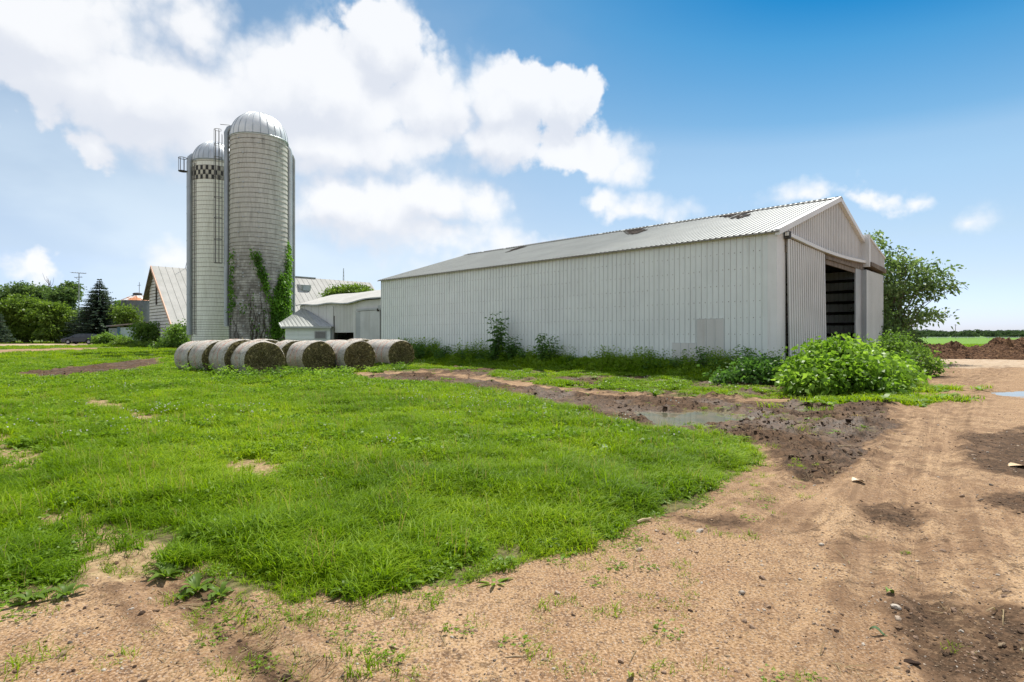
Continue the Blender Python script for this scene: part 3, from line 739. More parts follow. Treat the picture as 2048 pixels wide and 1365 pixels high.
# ------------------------------------------------------------------ feed room at the foot of the tall silo
def feed_room():
    e = empty('feed_room', (-16.35, 45.0, gz(-16, 45)), 0, 'small white feed room with hipped metal roof at foot of the tall silo', 'shed')
    w = MB()
    for r_ in range(8):
        z0 = -.3 + r_ * .33
        w.add([(-1.8, -.02, z0), (1.8, -.02, z0), (1.8, .012, z0 + .33), (-1.8, .012, z0 + .33)], [(0, 1, 2, 3)], r_ % 2 * 0)
        w.add([(-1.8, -.02, z0), (1.8, -.02, z0), (1.8, .012, z0), (-1.8, .012, z0)], [(3, 2, 1, 0)], 1)
    w.box(-1.8, 1.8, .015, 1.9, -.3, 2.3)
    w.build('wall', [M_WALL, M_DARK], e)
    wn = MB(); wn.box(.55, 1.2 + .3, -.05, -.021, 1.35, 1.98, 0); wn.box(.62, 1.43, -.06, -.05, 1.42, 1.91, 1)
    for k in range(6): wn.box(.62, 1.43, -.066, -.06, 1.44 + k * .08, 1.465 + k * .08, 0)
    wn.build('louvre_window', [M_GREYTRIM, M_GLASS], e)
    r = MB()
    FL, FR, BK, LB = Vector((-1.98, -.25, 2.33)), Vector((1.98, -.25, 2.33)), Vector((-2.2, 4.3, 4.12)), Vector((-3.6, 3.2, 2.72))
    MID = Vector((1.0, -.25, 2.335))
    def rib(a, b, c, d, sp, m0, m1):   # quad a-b (eave), d-c (top) with seams
        a, b, c, d = map(Vector, (a, b, c, d)); n = max(2, int((b - a).length / sp)); N = (b - a).cross(d - a).normalized()
        for i in range(n):
            t0, t1 = i / n, (i + .93) / n; t2 = (i + 1) / n
            p0, p1, p2 = a.lerp(b, t0), a.lerp(b, t1), a.lerp(b, t2); q0, q1, q2 = d.lerp(c, t0), d.lerp(c, t1), d.lerp(c, t2)
            r.add([p0, p1, q1, q0], [(0, 1, 2, 3)], m0)
            pm, qm = p1.lerp(p2, .5) + N * .03, q1.lerp(q2, .5) + N * .03
            r.add([p1, pm, qm, q1], [(0, 1, 2, 3)], m0); r.add([pm, p2, q2, qm], [(0, 1, 2, 3)], m1)
    rib(FL, MID, BK + Vector((.25, 0, 0)), LB, .3, 0, 1)
    rib(MID, FR, BK + Vector((.36, -.1, -.01)), BK + Vector((.25, 0, 0)), .25, 2, 1)
    r.add([FR, Vector((1.98, 2.0, 2.33)), BK + Vector((.36, -.1, -.01))], [(0, 1, 2)], 2)
    r.bar(FL + Vector((0, -.02, -.06)), FR + Vector((0, -.02, -.06)), .05, .16, 3)
    r.bar(FL + Vector((-.02, 0, -.06)), LB + Vector((-.02, 0, -.06)), .05, .16, 4)
    r.build('roof', [M_ROOF, M_ROOFR, M_GREYTRIM, M_GREYTRIM, M_TRIM], e)
feed_room()

# ------------------------------------------------------------------ silos
def silo_mat(name, a, b, joint, stain, rad, sh, brickw, dark_low=.0, sk=1.0):
    m, t, out = new_mat(name)
    P = obj_co(t); x, y, z = t.sep(P)
    an = t.m('MULTIPLY', t.m('ARCTAN2', x, t.m('MULTIPLY', y, -1)), rad)
    uv = t.comb(an, z, 0)
    br = t.new('ShaderNodeTexBrick', offset=.5); t.put(br.inputs['Vector'], uv)
    br.inputs['Scale'].default_value = 1; br.inputs['Brick Width'].default_value = brickw; br.inputs['Row Height'].default_value = sh
    br.inputs['Mortar Size'].default_value = .012; br.inputs['Mortar Smooth'].default_value = .3; br.inputs['Bias'].default_value = 0
    br.inputs['Color1'].default_value = (*a, 1); br.inputs['Color2'].default_value = (*b, 1); br.inputs['Mortar'].default_value = (*joint, 1)
    st = t.noise(t.v('MULTIPLY', uv, (1.5, .18, 1)), 1.6, 6, .65); bl = t.noise(uv, .55, 6, .62); nf = t.noise(uv, 5, 4, .65)
    c = t.mix(t.m('MULTIPLY', t.ss(st, .46, .72), .55 * sk), br.outputs[0], stain)
    c = t.mix(t.m('MULTIPLY', t.ss(nf, .56, .72), .35 * sk), c, stain)
    if dark_low:
        zz = t.m('ADD', t.m('ADD', z, t.m('MULTIPLY', t.m('SUBTRACT', bl, .5), 9.0)), t.m('MULTIPLY', t.m('SUBTRACT', st, .5), 10))
        k = t.m('MULTIPLY', t.ss(zz, 14.5, 5.0), t.ss(t.noise(uv, 1.1, 8, .72), .34, .60))
        c = t.mix(t.m('MULTIPLY', k, dark_low), c, (.10, .088, .078))
        k2 = t.m('MULTIPLY', t.ss(zz, 19, 21), t.ss(t.noise(uv, 2.2, 5, .7), .5, .66))
        c = t.mix(t.m('MULTIPLY', k2, .5), c, (.10, .095, .088))
    princ(t, out, c, .85, 0, t.bump(t.m('ADD', br.outputs[1], t.m('MULTIPLY', nf, -.5)), -.25, .02), .25)
    return m
M_DOME = metal_sheet('galvanised_dome', (.72, .735, .74), (.62, .64, .65), .45, .3, .25, (.42, .40, .36))
M_DOMER = metal_sheet('rust_streaked_dome', (.60, .63, .66), (.46, .50, .54), .45, .4, .55, (.34, .26, .20))
def dome(r, z0, n, parent, mat, flip, label=None):
    d = MB(); prof = [(r * math.cos(a) * 1.02, z0 + r * 1.03 * math.sin(a)) for a in np.linspace(0, math.pi / 2 - .03, 14)]
    d.lathe([(r * 1.02, z0 - .16)] + prof + [(.02, z0 + r * 1.035)], 72)
    for k in range(n):
        a = 2 * math.pi * k / n + .05
        pts = [((p[0] + .005) * math.cos(a), (p[0] + .005) * math.sin(a), p[1] + .005) for p in prof]
        d.tube(pts, .032, 5, 1, False)
    d.tube([(r * 1.025 * math.cos(a), r * 1.025 * math.sin(a), z0 - .05) for a in np.linspace(0, 2 * math.pi, 60)], .045, 5, 1, False)
    return d.build('dome', [mat, M_GALV], parent, 35)
def cage_ladder(mb, x, y, z0, z1, rc, face, hoops, mi=0):
    """rungs, rails and a round safety cage; face = direction the cage bulges (angle)"""
    ux, uy = math.cos(face), math.sin(face); tx, ty = -uy, ux
    for s_ in (-.2, .2): mb.tube([(x + tx * s_, y + ty * s_, z0), (x + tx * s_, y + ty * s_, z1)], .022, 5, mi)
    z = z0 + .2
    while z < z1: mb.tube([(x - tx * .2, y - ty * .2, z), (x + tx * .2, y + ty * .2, z)], .012, 4, mi); z += .36
    cx, cy = x + ux * rc, y + uy * rc
    for h in hoops:
        mb.tube([(cx + rc * math.cos(face + a), cy + rc * math.sin(face + a), h) for a in np.linspace(-2.7, 2.7, 14)], .024, 4, mi)
    for a in (-1.8, -.9, 0, .9, 1.8):
        mb.tube([(cx + rc * math.cos(face + a), cy + rc * math.sin(face + a), hoops[0]), (cx + rc * math.cos(face + a), cy + rc * math.sin(face + a), hoops[-1])], .02, 4, mi)
SILO1 = (-24.3, 54.0); SILO2 = (-30.55, 58.0)
def tall_silo():
    z0 = gz(*SILO1)
    e = empty('concrete_silo', (*SILO1, z0), R(24.2), 'taller grey stained concrete stave silo with bright dome and ivy', 'silo')
    r, H = 2.54, 20.3 - z0
    b = MB(); b.lathe([(r, -.4), (r, H)], 96)
    b.build('silo_wall', silo_mat('grey_stave_concrete', (.57, .555, .515), (.52, .505, .47), (.45, .435, .40), (.22, .21, .19), r, .76, .29, .82), e, 30)
    h = MB(); z = .35
    while z < H - .1:
        zz = z + random.uniform(-.01, .01)
        h.tube([((r + .02) * math.cos(a), (r + .02) * math.sin(a), zz) for a in np.linspace(0, 2 * math.pi, 73)], .016, 4, 0, False)
        a = -1.57 + random.choice((-.75, -.55, .0, .25, .62)) + random.uniform(-.02, .02)
        h.box((r + .03) * math.cos(a) - .07, (r + .03) * math.cos(a) + .07, (r + .05) * math.sin(a) - .04, (r + .05) * math.sin(a) + .04, zz - .05, zz + .05, 1)
        z += .235 if z < 6.5 else (.32 if z < 10 else .455)
    h.build('hoops', [M_HOOP, M_GREYTRIM], e)
    dome(r, H, 24, e, M_DOME, False)
    c = MB(); c.tube([(-2.78, -.15, 2.5), (-2.78, -.15, H - .1), (-2.80, -.13, H + .35), (-2.6, -.1, H + .75), (-2.2, -.1, H + .95)], [.22, .22, .22, .25, .27], 14)
    for k in range(7): c.tube([(-2.78, -.15, 3.2 + k * 2.6), (-2.78, -.15, 3.28 + k * 2.6)], .235, 14)
    c.build('chute', M_GALV, e, 40)
    l = MB(); cage_ladder(l, -3.16, -.2, 8.4, H + .1, .33, math.pi, [8.4, 10.6, 12.6, 14.5, 16.4, 18.2, 19.4, H + .5])
    cage_ladder(l, -2.45, -.8, .5, 8.2, .02, -2.6, [.6, 8.1])
    l.tube([(-2.55, -.3, H + .2), (-2.55, -.3, H + 1.05), (-3.3, -.3, H + 1.0)], .03, 5)
    l.build('ladder', M_CAGE, e)
    p = MB(); p.tube([(2.78, .5, 3.1), (2.78, .5, H - .7), (2.7, .5, H - .35), (2.4, .4, H + .1)], .26, 14)
    for k in range(60): p.tube([(2.78, .5, 3.3 + k * .27), (2.78, .5, 3.36 + k * .27)], .275, 14)
    p.build('corrugated_pipe', M_GALVL, e, 40)
    p = MB(); p.tube([(3.16, .55, 3.2), (3.16, .55, H - 1.25), (3.05, .5, H - .9), (2.5, .3, H - .35)], .115, 10); p.tube([(3.16, .55, 3.18), (3.16, .55, 3.3)], .32, 12)
    p.build('blower_pipe', M_GREYTRIM, e, 40)
tall_silo()
def short_silo():
    z0 = gz(*SILO2)
    e = empty('concrete_silo', (*SILO2, z0), R(27.8), 'shorter pale stave silo with black and white checkered band', 'silo')
    r, H = 2.15, 19.3 - z0
    b = MB(); b.lathe([(r, -.4), (r, H)], 80)
    b.build('silo_wall', silo_mat('pale_stave_concrete', (.88, .89, .82), (.83, .84, .77), (.68, .68, .60), (.44, .42, .33), r, .76, .28, 0, .6), e, 30)
    cb = MB(); n = 50
    for row in range(3):
        for k in range(n):
            a0, a1 = 2 * math.pi * k / n, 2 * math.pi * (k + 1) / n; zz = H - .72 - .46 * (row + 1)
            q = [((r + .012) * math.cos(a), (r + .012) * math.sin(a), z) for a, z in ((a0, zz), (a1, zz), (a1, zz + .46), (a0, zz + .46))]
            cb.add(q, [(0, 1, 2, 3)], (row + k) % 2)
    cb.build('checkered_band', [simple('black_stave_paint', (.028, .028, .03), (.05, .05, .05), 4), simple('white_stave_paint', (.60, .58, .50), (.48, .46, .40), 3)], e, 30)
    h = MB(); z = .3
    while z < H - .1:
        h.tube([((r + .02) * math.cos(a), (r + .02) * math.sin(a), z + random.uniform(-.008, .008)) for a in np.linspace(0, 2 * math.pi, 61)], .014, 4, 0, False)
        z += .24 if z < 3 else .44
    h.build('hoops', M_HOOP, e)
    dome(r, H, 26, e, M_DOMER, True)
    c = MB(); c.tube([(-2.36, -.35, 1.7), (-2.36, -.35, H - .2), (-2.3, -.3, H + .2), (-2.0, -.2, H + .5)], [.26, .26, .28, .3], 12)
    for k in range(6): c.tube([(-2.36, -.35, 3 + k * 2.7), (-2.36, -.35, 3.07 + k * 2.7)], .28, 12)
    c.build('chute', M_GALV, e, 40)
    l = MB(); cage_ladder(l, -1.92, -1.15, 1.6, H - .2, .02, -2.2, [1.8, H - .4])
    l.build('ladder', M_CAGE, e)
    k = MB()
    for zz in (H - 1.2, H + .12):
        k.tube([(-2.95 + .38 * math.cos(a), -.3 + .38 * math.sin(a), zz) for a in np.linspace(0, 6.283, 15)], .035, 5)
    for a in (1.2, 2.2, 3.14, 4.1, 5.0): k.tube([(-2.95 + .36 * math.cos(a), -.3 + .36 * math.sin(a), H - 1.2), (-2.95 + .36 * math.cos(a), -.3 + .36 * math.sin(a), H + .12)], .022, 4)
    for a in np.linspace(-.3, .3, 5): k.bar((-3.3, -.3 + a, H - 1.2), (-2.5, -.3 + a, H - 1.2), .05, .03)
    k.bar((-2.6, -.3, H + .1), (-2.2, -.3, H + .1), .06, .06); k.build('cage', M_IRON, e)
short_silo()

# ------------------------------------------------------------------ old gabled barn behind the silos
def old_barn():
    O = Vector((-47.6, 75.0, 0)); z0 = 0.3
    e = empty('old_barn', (O.x, O.y, z0), RZ, 'old steep-roofed white barn with peach roof edge behind the silos', 'barn')
    Hh = 10.9 - z0; sn = .86; sf = 1.02     # slopes near / far
    NE = -9.6; FE = 4.1; LEN = 32.5
    def top(y): return Hh + (y * sn if y < 0 else -y * sf)
    w = MB(); rows = 30; yL, yR = 2.85, -8.2
    for k in range(rows):
        za, zb = k * .42 - .2, (k + 1) * .42 - .2
        if za > Hh - .5: break
        def ext(z): return (max(yR, -(Hh - z - .25) / sn), min(yL, (Hh - z - .25) / sf))
        a0, a1 = ext(za); b0, b1 = ext(zb)
        if b1 <= b0: b0 = b1 = (a0 + a1) / 2
        w.add([(-.05, a1, za), (-.05, a0, za), (0, b0, zb), (0, b1, zb)], [(0, 1, 2, 3)], 0)
        w.add([(-.05, a1, za), (-.05, a0, za), (.0, a0, za), (.0, a1, za)], [(3, 2, 1, 0)], 1)
        w.add([(-.052, a1, za), (-.052, a0, za), (-.050, a0, za + .05), (-.050, a1, za + .05)], [(0, 1, 2, 3)], 1)
    w.box(0.02, LEN - .3, yR, yR + .2, -.3, top(yR) - .2, 0); w.box(.02, LEN - .3, yL - .2, yL, -.3, top(yL) - .2, 0)
    w.add([(LEN - .3, yR, -.3), (LEN - .3, yL, -.3), (LEN - .3, yL, top(yL) - .2), (LEN - .3, 0, Hh - .2), (LEN - .3, yR, top(yR) - .2)], [(0, 1, 2, 3, 4)])
    w.build('wall', [simple('weathered_white_boards', (.68, .66, .64), (.55, .53, .51), .7, .8, 0, .3, .3, (1, 1, 2)), M_DARK], e)
    d = MB(); d.box(-.09, -.02, -1.05, -.45, 5.4, 9.0); d.build('hay_door', M_DARK, e)
    c = MB(); c.box(-.10, -.02, yR, yR + .3, -.3, 3.0); c.build('corner_board', simple('grey_corner', (.25, .23, .21)), e)
    r = MB()
    LN = math.hypot(NE, NE * sn); V = Vector((0, NE, NE * sn)).normalized() * 1
    r.ribbed((-.45, 0, Hh), (1, 0, 0), tuple(V), (0, -sn / math.hypot(1, sn), 1 / math.hypot(1, sn)), LEN + .6, 0, LN, .82, .035, .06, 0, 1)
    LF = math.hypot(FE, FE * sf); V2 = Vector((0, FE, -FE * sf)).normalized()
    r.ribbed((-.45, 0, Hh), (1, 0, 0), tuple(V2), (0, sf / math.hypot(1, sf), 1 / math.hypot(1, sf)), LEN + .6, 0, LF, .82, .05, .09, 0, 1)
    r.prism([(-.43, 0, Hh - .04), (-.43, NE, Hh + NE * sn - .04), (-.43, NE, Hh + NE * sn - .2), (-.43, 0, Hh - .22)], (LEN + .5, 0, 0), 2)
    r.prism([(-.43, 0, Hh - .04), (-.43, FE, Hh - FE * sf - .04), (-.43, FE, Hh - FE * sf - .2), (-.43, 0, Hh - .22)], (LEN + .5, 0, 0), 2)
    r.build('roof', [M_ROOFW, M_ROOFWR, M_WOOD], e)
    tr = MB(); tr.prism([(-.55, .1, Hh + .06), (-.55, NE, Hh + NE * sn + .02), (-.55, NE, Hh + NE * sn - .38), (-.55, .1, Hh - .40)], (.1, 0, 0))
    tag(tr.build('rake_trim', simple('peach_board', (.72, .45, .32), (.60, .38, .27), 1.5), e), 'peach coloured bare board along the near roof edge')
    tr = MB(); tr.prism([(-.55, .1, Hh + .04), (-.55, FE, Hh - FE * sf), (-.55, FE, Hh - FE * sf - .3), (-.55, .1, Hh - .32)], (.1, 0, 0))
    tr.build('rake_trim', M_WOOD, e)
    # louvred vent box on the slope facing the yard, lightning rod, ridge cap
    v = MB(); bx, by = 19.6, -1.6; bz = top(by)
    v.add([(bx - .9, by - .9, bz - .82), (bx + .9, by - .9, bz - .82), (bx + .9, by + .1, bz + .1), (bx - .9, by + .1, bz + .1), (bx - .8, by - 1.25, bz - .05), (bx + .8, by - 1.25, bz - .05), (bx + .7, by - 1.1, bz - 1.0), (bx - .7, by - 1.1, bz - 1.0)],
          [(4, 5, 2, 3), (7, 6, 5, 4), (7, 4, 3, 0), (6, 1, 2, 5), (0, 1, 6, 7)], 0)
    v.box(bx - .5, bx + .6, by - 1.3, by - 1.1, bz - .95, bz - .2, 1)
    v.build('roof_vent', [M_GREYTRIM, M_GALV], e)
    l = MB(); l.tube([(3.6, 0, Hh), (3.9, -.6, Hh + 2.4)], .03, 5); l.build('lightning_rod', M_IRON, e)
    rc = MB(); rc.bar((14.5, 0, Hh + .06), (22.5, 0, Hh + .06), .4, .12); rc.build('ridge_cap', M_GREYTRIM, e)
old_barn()
# ------------------------------------------------------------------ round hay bales
def bale_mats():
    m, t, out = new_mat('netted_hay_side')
    P = obj_co(t); x, y, z = t.sep(P)
    n = t.noise(P, 2.2, 5, .65); nf = t.noise(t.v('MULTIPLY', P, (1, 2.2, 1)), 26, 4, .7)
    c = t.mix(t.ss(nf, .34, .66), (.26, .235, .20), (.62, .575, .51))
    c = t.mix(t.m('MULTIPLY', t.ss(n, .50, .68), .62), c, (.165, .145, .125))
    oi = t.new('ShaderNodeObjectInfo').outputs['Random']
    yy = t.m('ADD', y, t.m('MULTIPLY', t.m('SUBTRACT', n, .5), .14))
    s1 = t.m('SUBTRACT', 1.0, t.ss(t.m('ABSOLUTE', t.m('SUBTRACT', yy, t.m('ADD', .50, t.m('MULTIPLY', oi, .25)))), .015, .055))
    s2 = t.m('SUBTRACT', 1.0, t.ss(t.m('ABSOLUTE', t.m('SUBTRACT', yy, t.m('ADD', 1.05, t.m('MULTIPLY', oi, -.2)))), .01, .04))
    k = t.m('MULTIPLY', t.m('MAXIMUM', s1, s2), t.ss(t.noise(P, 5, 4, .6), .34, .52))
    c = t.mix(t.m('MULTIPLY', k, .65), c, (.50, .17, .12))
    g = t.m('SUBTRACT', 1.0, t.ss(t.m('ABSOLUTE', t.m('SUBTRACT', yy, .30)), .05, .16))
    c = t.mix(t.m('MULTIPLY', g, .35), c, (.38, .40, .40))
    princ(t, out, c, .9, 0, t.bump(t.m('ADD', nf, t.m('MULTIPLY', n, .6)), .7, .03), .15)
    m2, t, out = new_mat('cut_hay_face')
    P = obj_co(t); n = t.noise(P, 2.4, 4, .6); nf = t.noise(P, 22, 5, .75)
    c = t.mix(t.ss(nf, .36, .66), (.055, .047, .021), (.29, .245, .12))
    c = t.mix(t.m('MULTIPLY', t.ss(n, .45, .7), .5), c, (.09, .075, .035))
    princ(t, out, c, .95, 0, t.bump(nf, 1.0, .05), .1)
    m3, t, out = new_mat('hay_stalk')
    g = t.new('ShaderNodeNewGeometry').outputs['Random Per Island']
    ra = t.new('ShaderNodeValToRGB'); t.put(ra.inputs[0], g); e = ra.color_ramp.elements
    e[0].color = (.04, .035, .014, 1); e[1].color = (.46, .39, .19, 1); q = e.new(.6); q.color = (.17, .145, .06, 1)
    princ(t, out, ra.outputs[0], .85, 0, None, .15)
    return m, m2, m3
BM_SIDE, BM_FACE, BM_STALK = bale_mats()
def bale(x, y, r, L, turn, label, seed):
    g = np.random.default_rng(seed); z0 = gz(x, y) - .10
    e = empty('hay_bale', (x, y, z0), RZ + turn, label, 'hay bale', 'round hay bales in front of the silos')
    n, k = 56, 18
    def P(a, t, rr=1.0):
        nn = float(vnoise(np.array([a * 2.2 + seed * 7]), np.array([t * 5 + seed]), 2)[0] - .5) * .05 + float(vnoise(np.array([a * 9 + seed]), np.array([t * 16.]), 4)[0] - .5) * .022
        R_ = r * (1 + nn) * rr
        xx = R_ * math.cos(a) * 1.04; zz = r * .93 + R_ * math.sin(a) * .95
        if zz < .06: zz = .06 + (zz - .06) * .15
        return xx, zz
    b = MB(); vs = []; prof = [(0, .955)] + [(.05, .99)] + [(t, 1.0) for t in np.linspace(.14, L - .14, k - 4)] + [(L - .05, .99), (L, .955)]
    for t, rr in prof:
        for j in range(n):
            a = 2 * math.pi * j / n; xx, zz = P(a if j else 0, t, rr); vs.append((xx, t, zz))
    b.add(vs, [(i * n + j, i * n + (j + 1) % n, (i + 1) * n + (j + 1) % n, (i + 1) * n + j) for i in range(len(prof) - 1) for j in range(n)])
    m_ = 420; a = g.uniform(-.3, 3.44, m_); tt = g.uniform(.02, L - .02, m_)
    Pp = np.stack([r * 1.03 * np.cos(a), tt, r * .93 + r * .945 * np.sin(a)], 1); Dd = np.stack([np.cos(a) * .5 - np.sin(a) * g.normal(0, 1, m_), g.normal(0, .5, m_), np.sin(a) * .5 + np.cos(a)], 1)
    for q4 in leaf_quads(Pp, Dd, g.uniform(.03, .10, m_), .08, .3, g): b.add(q4, [(0, 1, 2, 3)], 1)
    b.build('bale_side', [BM_SIDE, BM_STALK], e, 60)
    for face, y0, sg in (('front', .0, -1), ('back', L, 1)):
        f = MB(); vs = []; rings = [1.0, .93, .8, .66, .5, .34, .18, .06]
        for q in rings:
            for j in range(n):
                a = 2 * math.pi * j / n; xx, zz = P(a, y0, .957 * q)
                zz = r * .93 + (P(a, y0, .957)[1] - r * .93) * q
                bulge = .0 if q == 1 else .05 * (1 - q ** 2) + g.uniform(-.035, .045)
                vs.append((xx, y0 + sg * bulge, zz))
        f.add(vs, [((i + 1) * n + j, (i + 1) * n + (j + 1) % n, i * n + (j + 1) % n, i * n + j)[::sg] for i in range(len(rings) - 1) for j in range(n)] + [tuple((len(rings) - 1) * n + j for j in range(n))])
        if sg < 0:
            m_ = 900; a = g.uniform(0, 6.283, m_); q = np.sqrt(g.uniform(0, 1, m_)) * .95 * r
            Pp = np.stack([q * np.cos(a) * 1.03, -.05 - g.uniform(-.03, .02, m_), r * .93 + q * np.sin(a) * .93], 1); Pp[:, 2] = np.maximum(Pp[:, 2], .05)
            Dd = np.stack([-np.sin(a) + g.normal(0, .9, m_), g.normal(-.25, .35, m_), np.cos(a) + g.normal(0, .9, m_)], 1)
            for q4 in leaf_quads(Pp, Dd, g.uniform(.05, .2, m_), .07, .1, g): f.add(q4, [(0, 1, 2, 3)], 1)
        f.build('end_face', [BM_FACE, BM_STALK], e, 30)
BALES = [(-9.67, 22.0, .79, 1.45, -.02, 'round hay bale with ragged open face, leftmost of the four front faces'),
         (-8.45, 24.6, .79, 1.45, .03, 'round hay bale with grey band, second front face from the left'),
         (-6.84, 25.3, .79, 1.45, -.03, 'round hay bale with dark rim, third front face from the left'),
         (-5.6, 28.5, .80, 1.45, .02, 'round hay bale with red net stripe, nearest the long barn wall'),
         (-10.86, 22.88, .83, 1.5, .06, 'tall round hay bale close behind the leftmost front face'),
         (-12.2, 23.65, .80, 1.5, .03, 'round hay bale in the left row, second from its far end'),
         (-13.38, 24.6, .78, 1.5, .06, 'round hay bale at the far left end of the group'),
         (-10.6, 27.6, .78, 1.4, -.05, 'round hay bale in the middle showing a shaded end behind the second face'),
         (-12.3, 28.7, .80, 1.4, .08, 'round hay bale deep in the group below the tall silo'),
         (-14.3, 29.6, .80, 1.4, .0, 'round hay bale at the back left below the shorter silo'),
         (-8.35, 28.1, .79, 1.4, .02, 'round hay bale behind the third front face with pink top'),
         (-8.1, 31.0, .80, 1.4, .0, 'round hay bale at the very back below the zinc door'),
         (-6.75, 30.4, .79, 1.4, .0, 'round hay bale directly behind the bale nearest the barn wall')]
for i, b_ in enumerate(BALES): bale(*b_[:5], b_[5], 11 + i)

# ------------------------------------------------------------------ farther farm things
def grain_bin():
    x, y = at(275, 97); z0 = gz(x, y)
    e = empty('grain_bin', (x, y, z0), 0, 'dark grey corrugated grain bin with rusty cone roof beside the old barn', 'grain bin')
    r = 2.35; H = zt(602, 97) - z0; b = MB(); prof = []
    k = 44
    for i in range(k * 2 + 1): prof.append((r + (.025 if i % 2 else 0), H * i / (k * 2)))
    b.lathe(prof, 40); b.build('bin_wall', metal_sheet('dull_dark_galvanised', (.20, .21, .22), (.15, .155, .16), .5, .4, .4), e, 30)
    rf = MB(); rf.lathe([(r + .08, H - .03), (.62, H + .95), (.6, H + 1.0)], 36)
    for q in range(18):
        a = q * math.pi / 9; rf.tube([((r + .08) * math.cos(a), (r + .08) * math.sin(a), H), (.62 * math.cos(a), .62 * math.sin(a), H + .98)], .04, 4, 0)
    m, t, out = new_mat('rusting_roof'); P = obj_co(t)
    princ(t, out, t.mix(t.ss(t.noise(P, .9, 4, .6), .44, .56), (.58, .58, .57), (.42, .17, .07)), .6, .2)
    rf.build('roof', m, e, 30)
    cp = MB(); cp.lathe([(.66, H + .95), (.72, H + 1.25), (.5, H + 1.36), (.02, H + 1.42)], 20); cp.build('vent_cap', M_IRON, e, 40)
    an = MB(); an.tube([(.3, 0, H + 1.3), (.32, 0, H + 3.2)], .04, 5); an.bar((.0, 0, H + 2.6), (.6, 0, H + 2.7), .05, .05); an.build('wind_vane', M_IRON, e)
grain_bin()
def mint_shed():
    D = 86.0; x0 = at(236, D)[0]; x1 = at(333, D)[0]; z0 = gz(x0, D)
    e = empty('lean_shed', (x0, D, z0), 0, 'pale mint shed with flat brown roof edge beneath the grain bin', 'shed')
    Wd = x1 - x0; w = MB(); ht = 2.5
    for k in range(8):
        w.add([(0, -.05, k * .33 - .1), (Wd, -.05, k * .33 - .1), (Wd, 0, k * .33 + .23), (0, 0, k * .33 + .23)], [(0, 1, 2, 3)])
        w.add([(0, -.05, k * .33 - .1), (Wd, -.05, k * .33 - .1), (Wd, 0, k * .33 - .1), (0, 0, k * .33 - .1)], [(3, 2, 1, 0)], 1)
    w.box(0, Wd, .02, 4, -.1, 2.45); w.build('wall', [simple('mint_boards', (.52, .62, .60), (.44, .54, .53), .8), M_DARK], e)
    r = MB(); r.prism([(-1.5, -.5, 2.62), (Wd + .6, -.5, 3.5), (Wd + .6, -.5, 3.66), (-1.5, -.5, 2.80)], (0, 5, 0)); r.build('roof', simple('brown_roof_edge', (.33, .24, .19), (.20, .20, .21), .6), e)
    d = MB(); d.box(-.02, .36, -.12, -.03, -.1, 2.6); d.build('corner_post', simple('blue_post', (.10, .20, .26)), e)
    p = MB(); p.box(-1.35, -.05, -.1, -.06, .1, 2.4); p.build('door', simple('grey_green_door', (.30, .36, .35)), e)
mint_shed()
def far_house():
    D = 112.0; x = at(226, D)[0]; z0 = gz(x, D)
    e = empty('farm_building', (x, D, z0), R(18), 'light grey gabled building half hidden behind the dark spruce', 'building')
    w = MB(); w.box(-3.2, 3.2, -4, 4, -.2, 4.2); w.prism([(-3.2, -4, 4.2), (3.2, -4, 4.2), (0, -4, 6.3)], (0, 8, 0)); w.build('wall', M_PATCH, e)
    r = MB()
    for s_ in (-1, 1): r.prism([(s_ * 3.6, -4.3, 4.0), (0, -4.3, 6.42), (0, -4.3, 6.58), (s_ * 3.6, -4.3, 4.16)], (0, 8.6, 0))
    r.build('roof', simple('light_grey_roof', (.52, .53, .55), (.45, .46, .48), .6), e)
    n = MB(); n.box(-.6, .6, -4.06, -4.01, 1.4, 2.7, 0); n.box(-.5, .5, -4.08, -4.06, 1.5, 2.6, 1); n.build('window', [M_TRIM, M_GLASS], e)
far_house()
def tv_antenna():
    x, y = at(158, 104); z0 = gz(x, y); Z = zt(546, 104) - z0
    e = empty('tv_antenna', (x, y, z0), R(20), 'tall thin television aerial on a mast rising behind the spruce', 'aerial')
    m = MB(); m.tube([(0, 0, 0), (0, 0, Z)], .075, 6); m.build('mast', M_GREYTRIM, e)
    a = MB(); a.bar((-1.2, 0, Z), (1.1, 0, Z - .12), .09, .09)
    for k in range(7): xx = -1.15 + k * .37; a.bar((xx, -.75 + k * .06, Z), (xx, .75 - k * .06, Z), .05, .05)
    a.bar((-.7, 0, Z - .9), (.5, 0, Z - .75), .08, .08); a.bar((-.5, 0, Z - .9), (.1, 0, Z - 1.5), .06, .06)
    for k in range(4): a.bar((-.6 + k * .33, -.4, Z - .85), (-.6 + k * .33, .4, Z - .85), .045, .045)
    a.build('aerial_elements', M_GREYTRIM, e)
tv_antenna()
def far_mast():
    x, y = at(687, 190); z0 = 0; Z = zt(537, 190)
    e = empty('radio_mast', (x, y, z0), 0, 'faint thin lattice mast rising beyond the old barn roof', 'mast')
    m = MB()
    for a in (0, 2.09, 4.19): m.tube([(.9 * math.cos(a), .9 * math.sin(a), 0), (.10 * math.cos(a), .10 * math.sin(a), Z)], .05, 5)
    z = 2.0
    while z < Z - 1:
        q = .9 - .8 * z / Z
        for a in (0, 2.09, 4.19): m.bar((q * math.cos(a), q * math.sin(a), z), (q * math.cos(a + 2.09), q * math.sin(a + 2.09), z + 1.2), .04, .04)
        z += 1.2
    m.build('lattice', M_GREYTRIM, e)
far_mast()
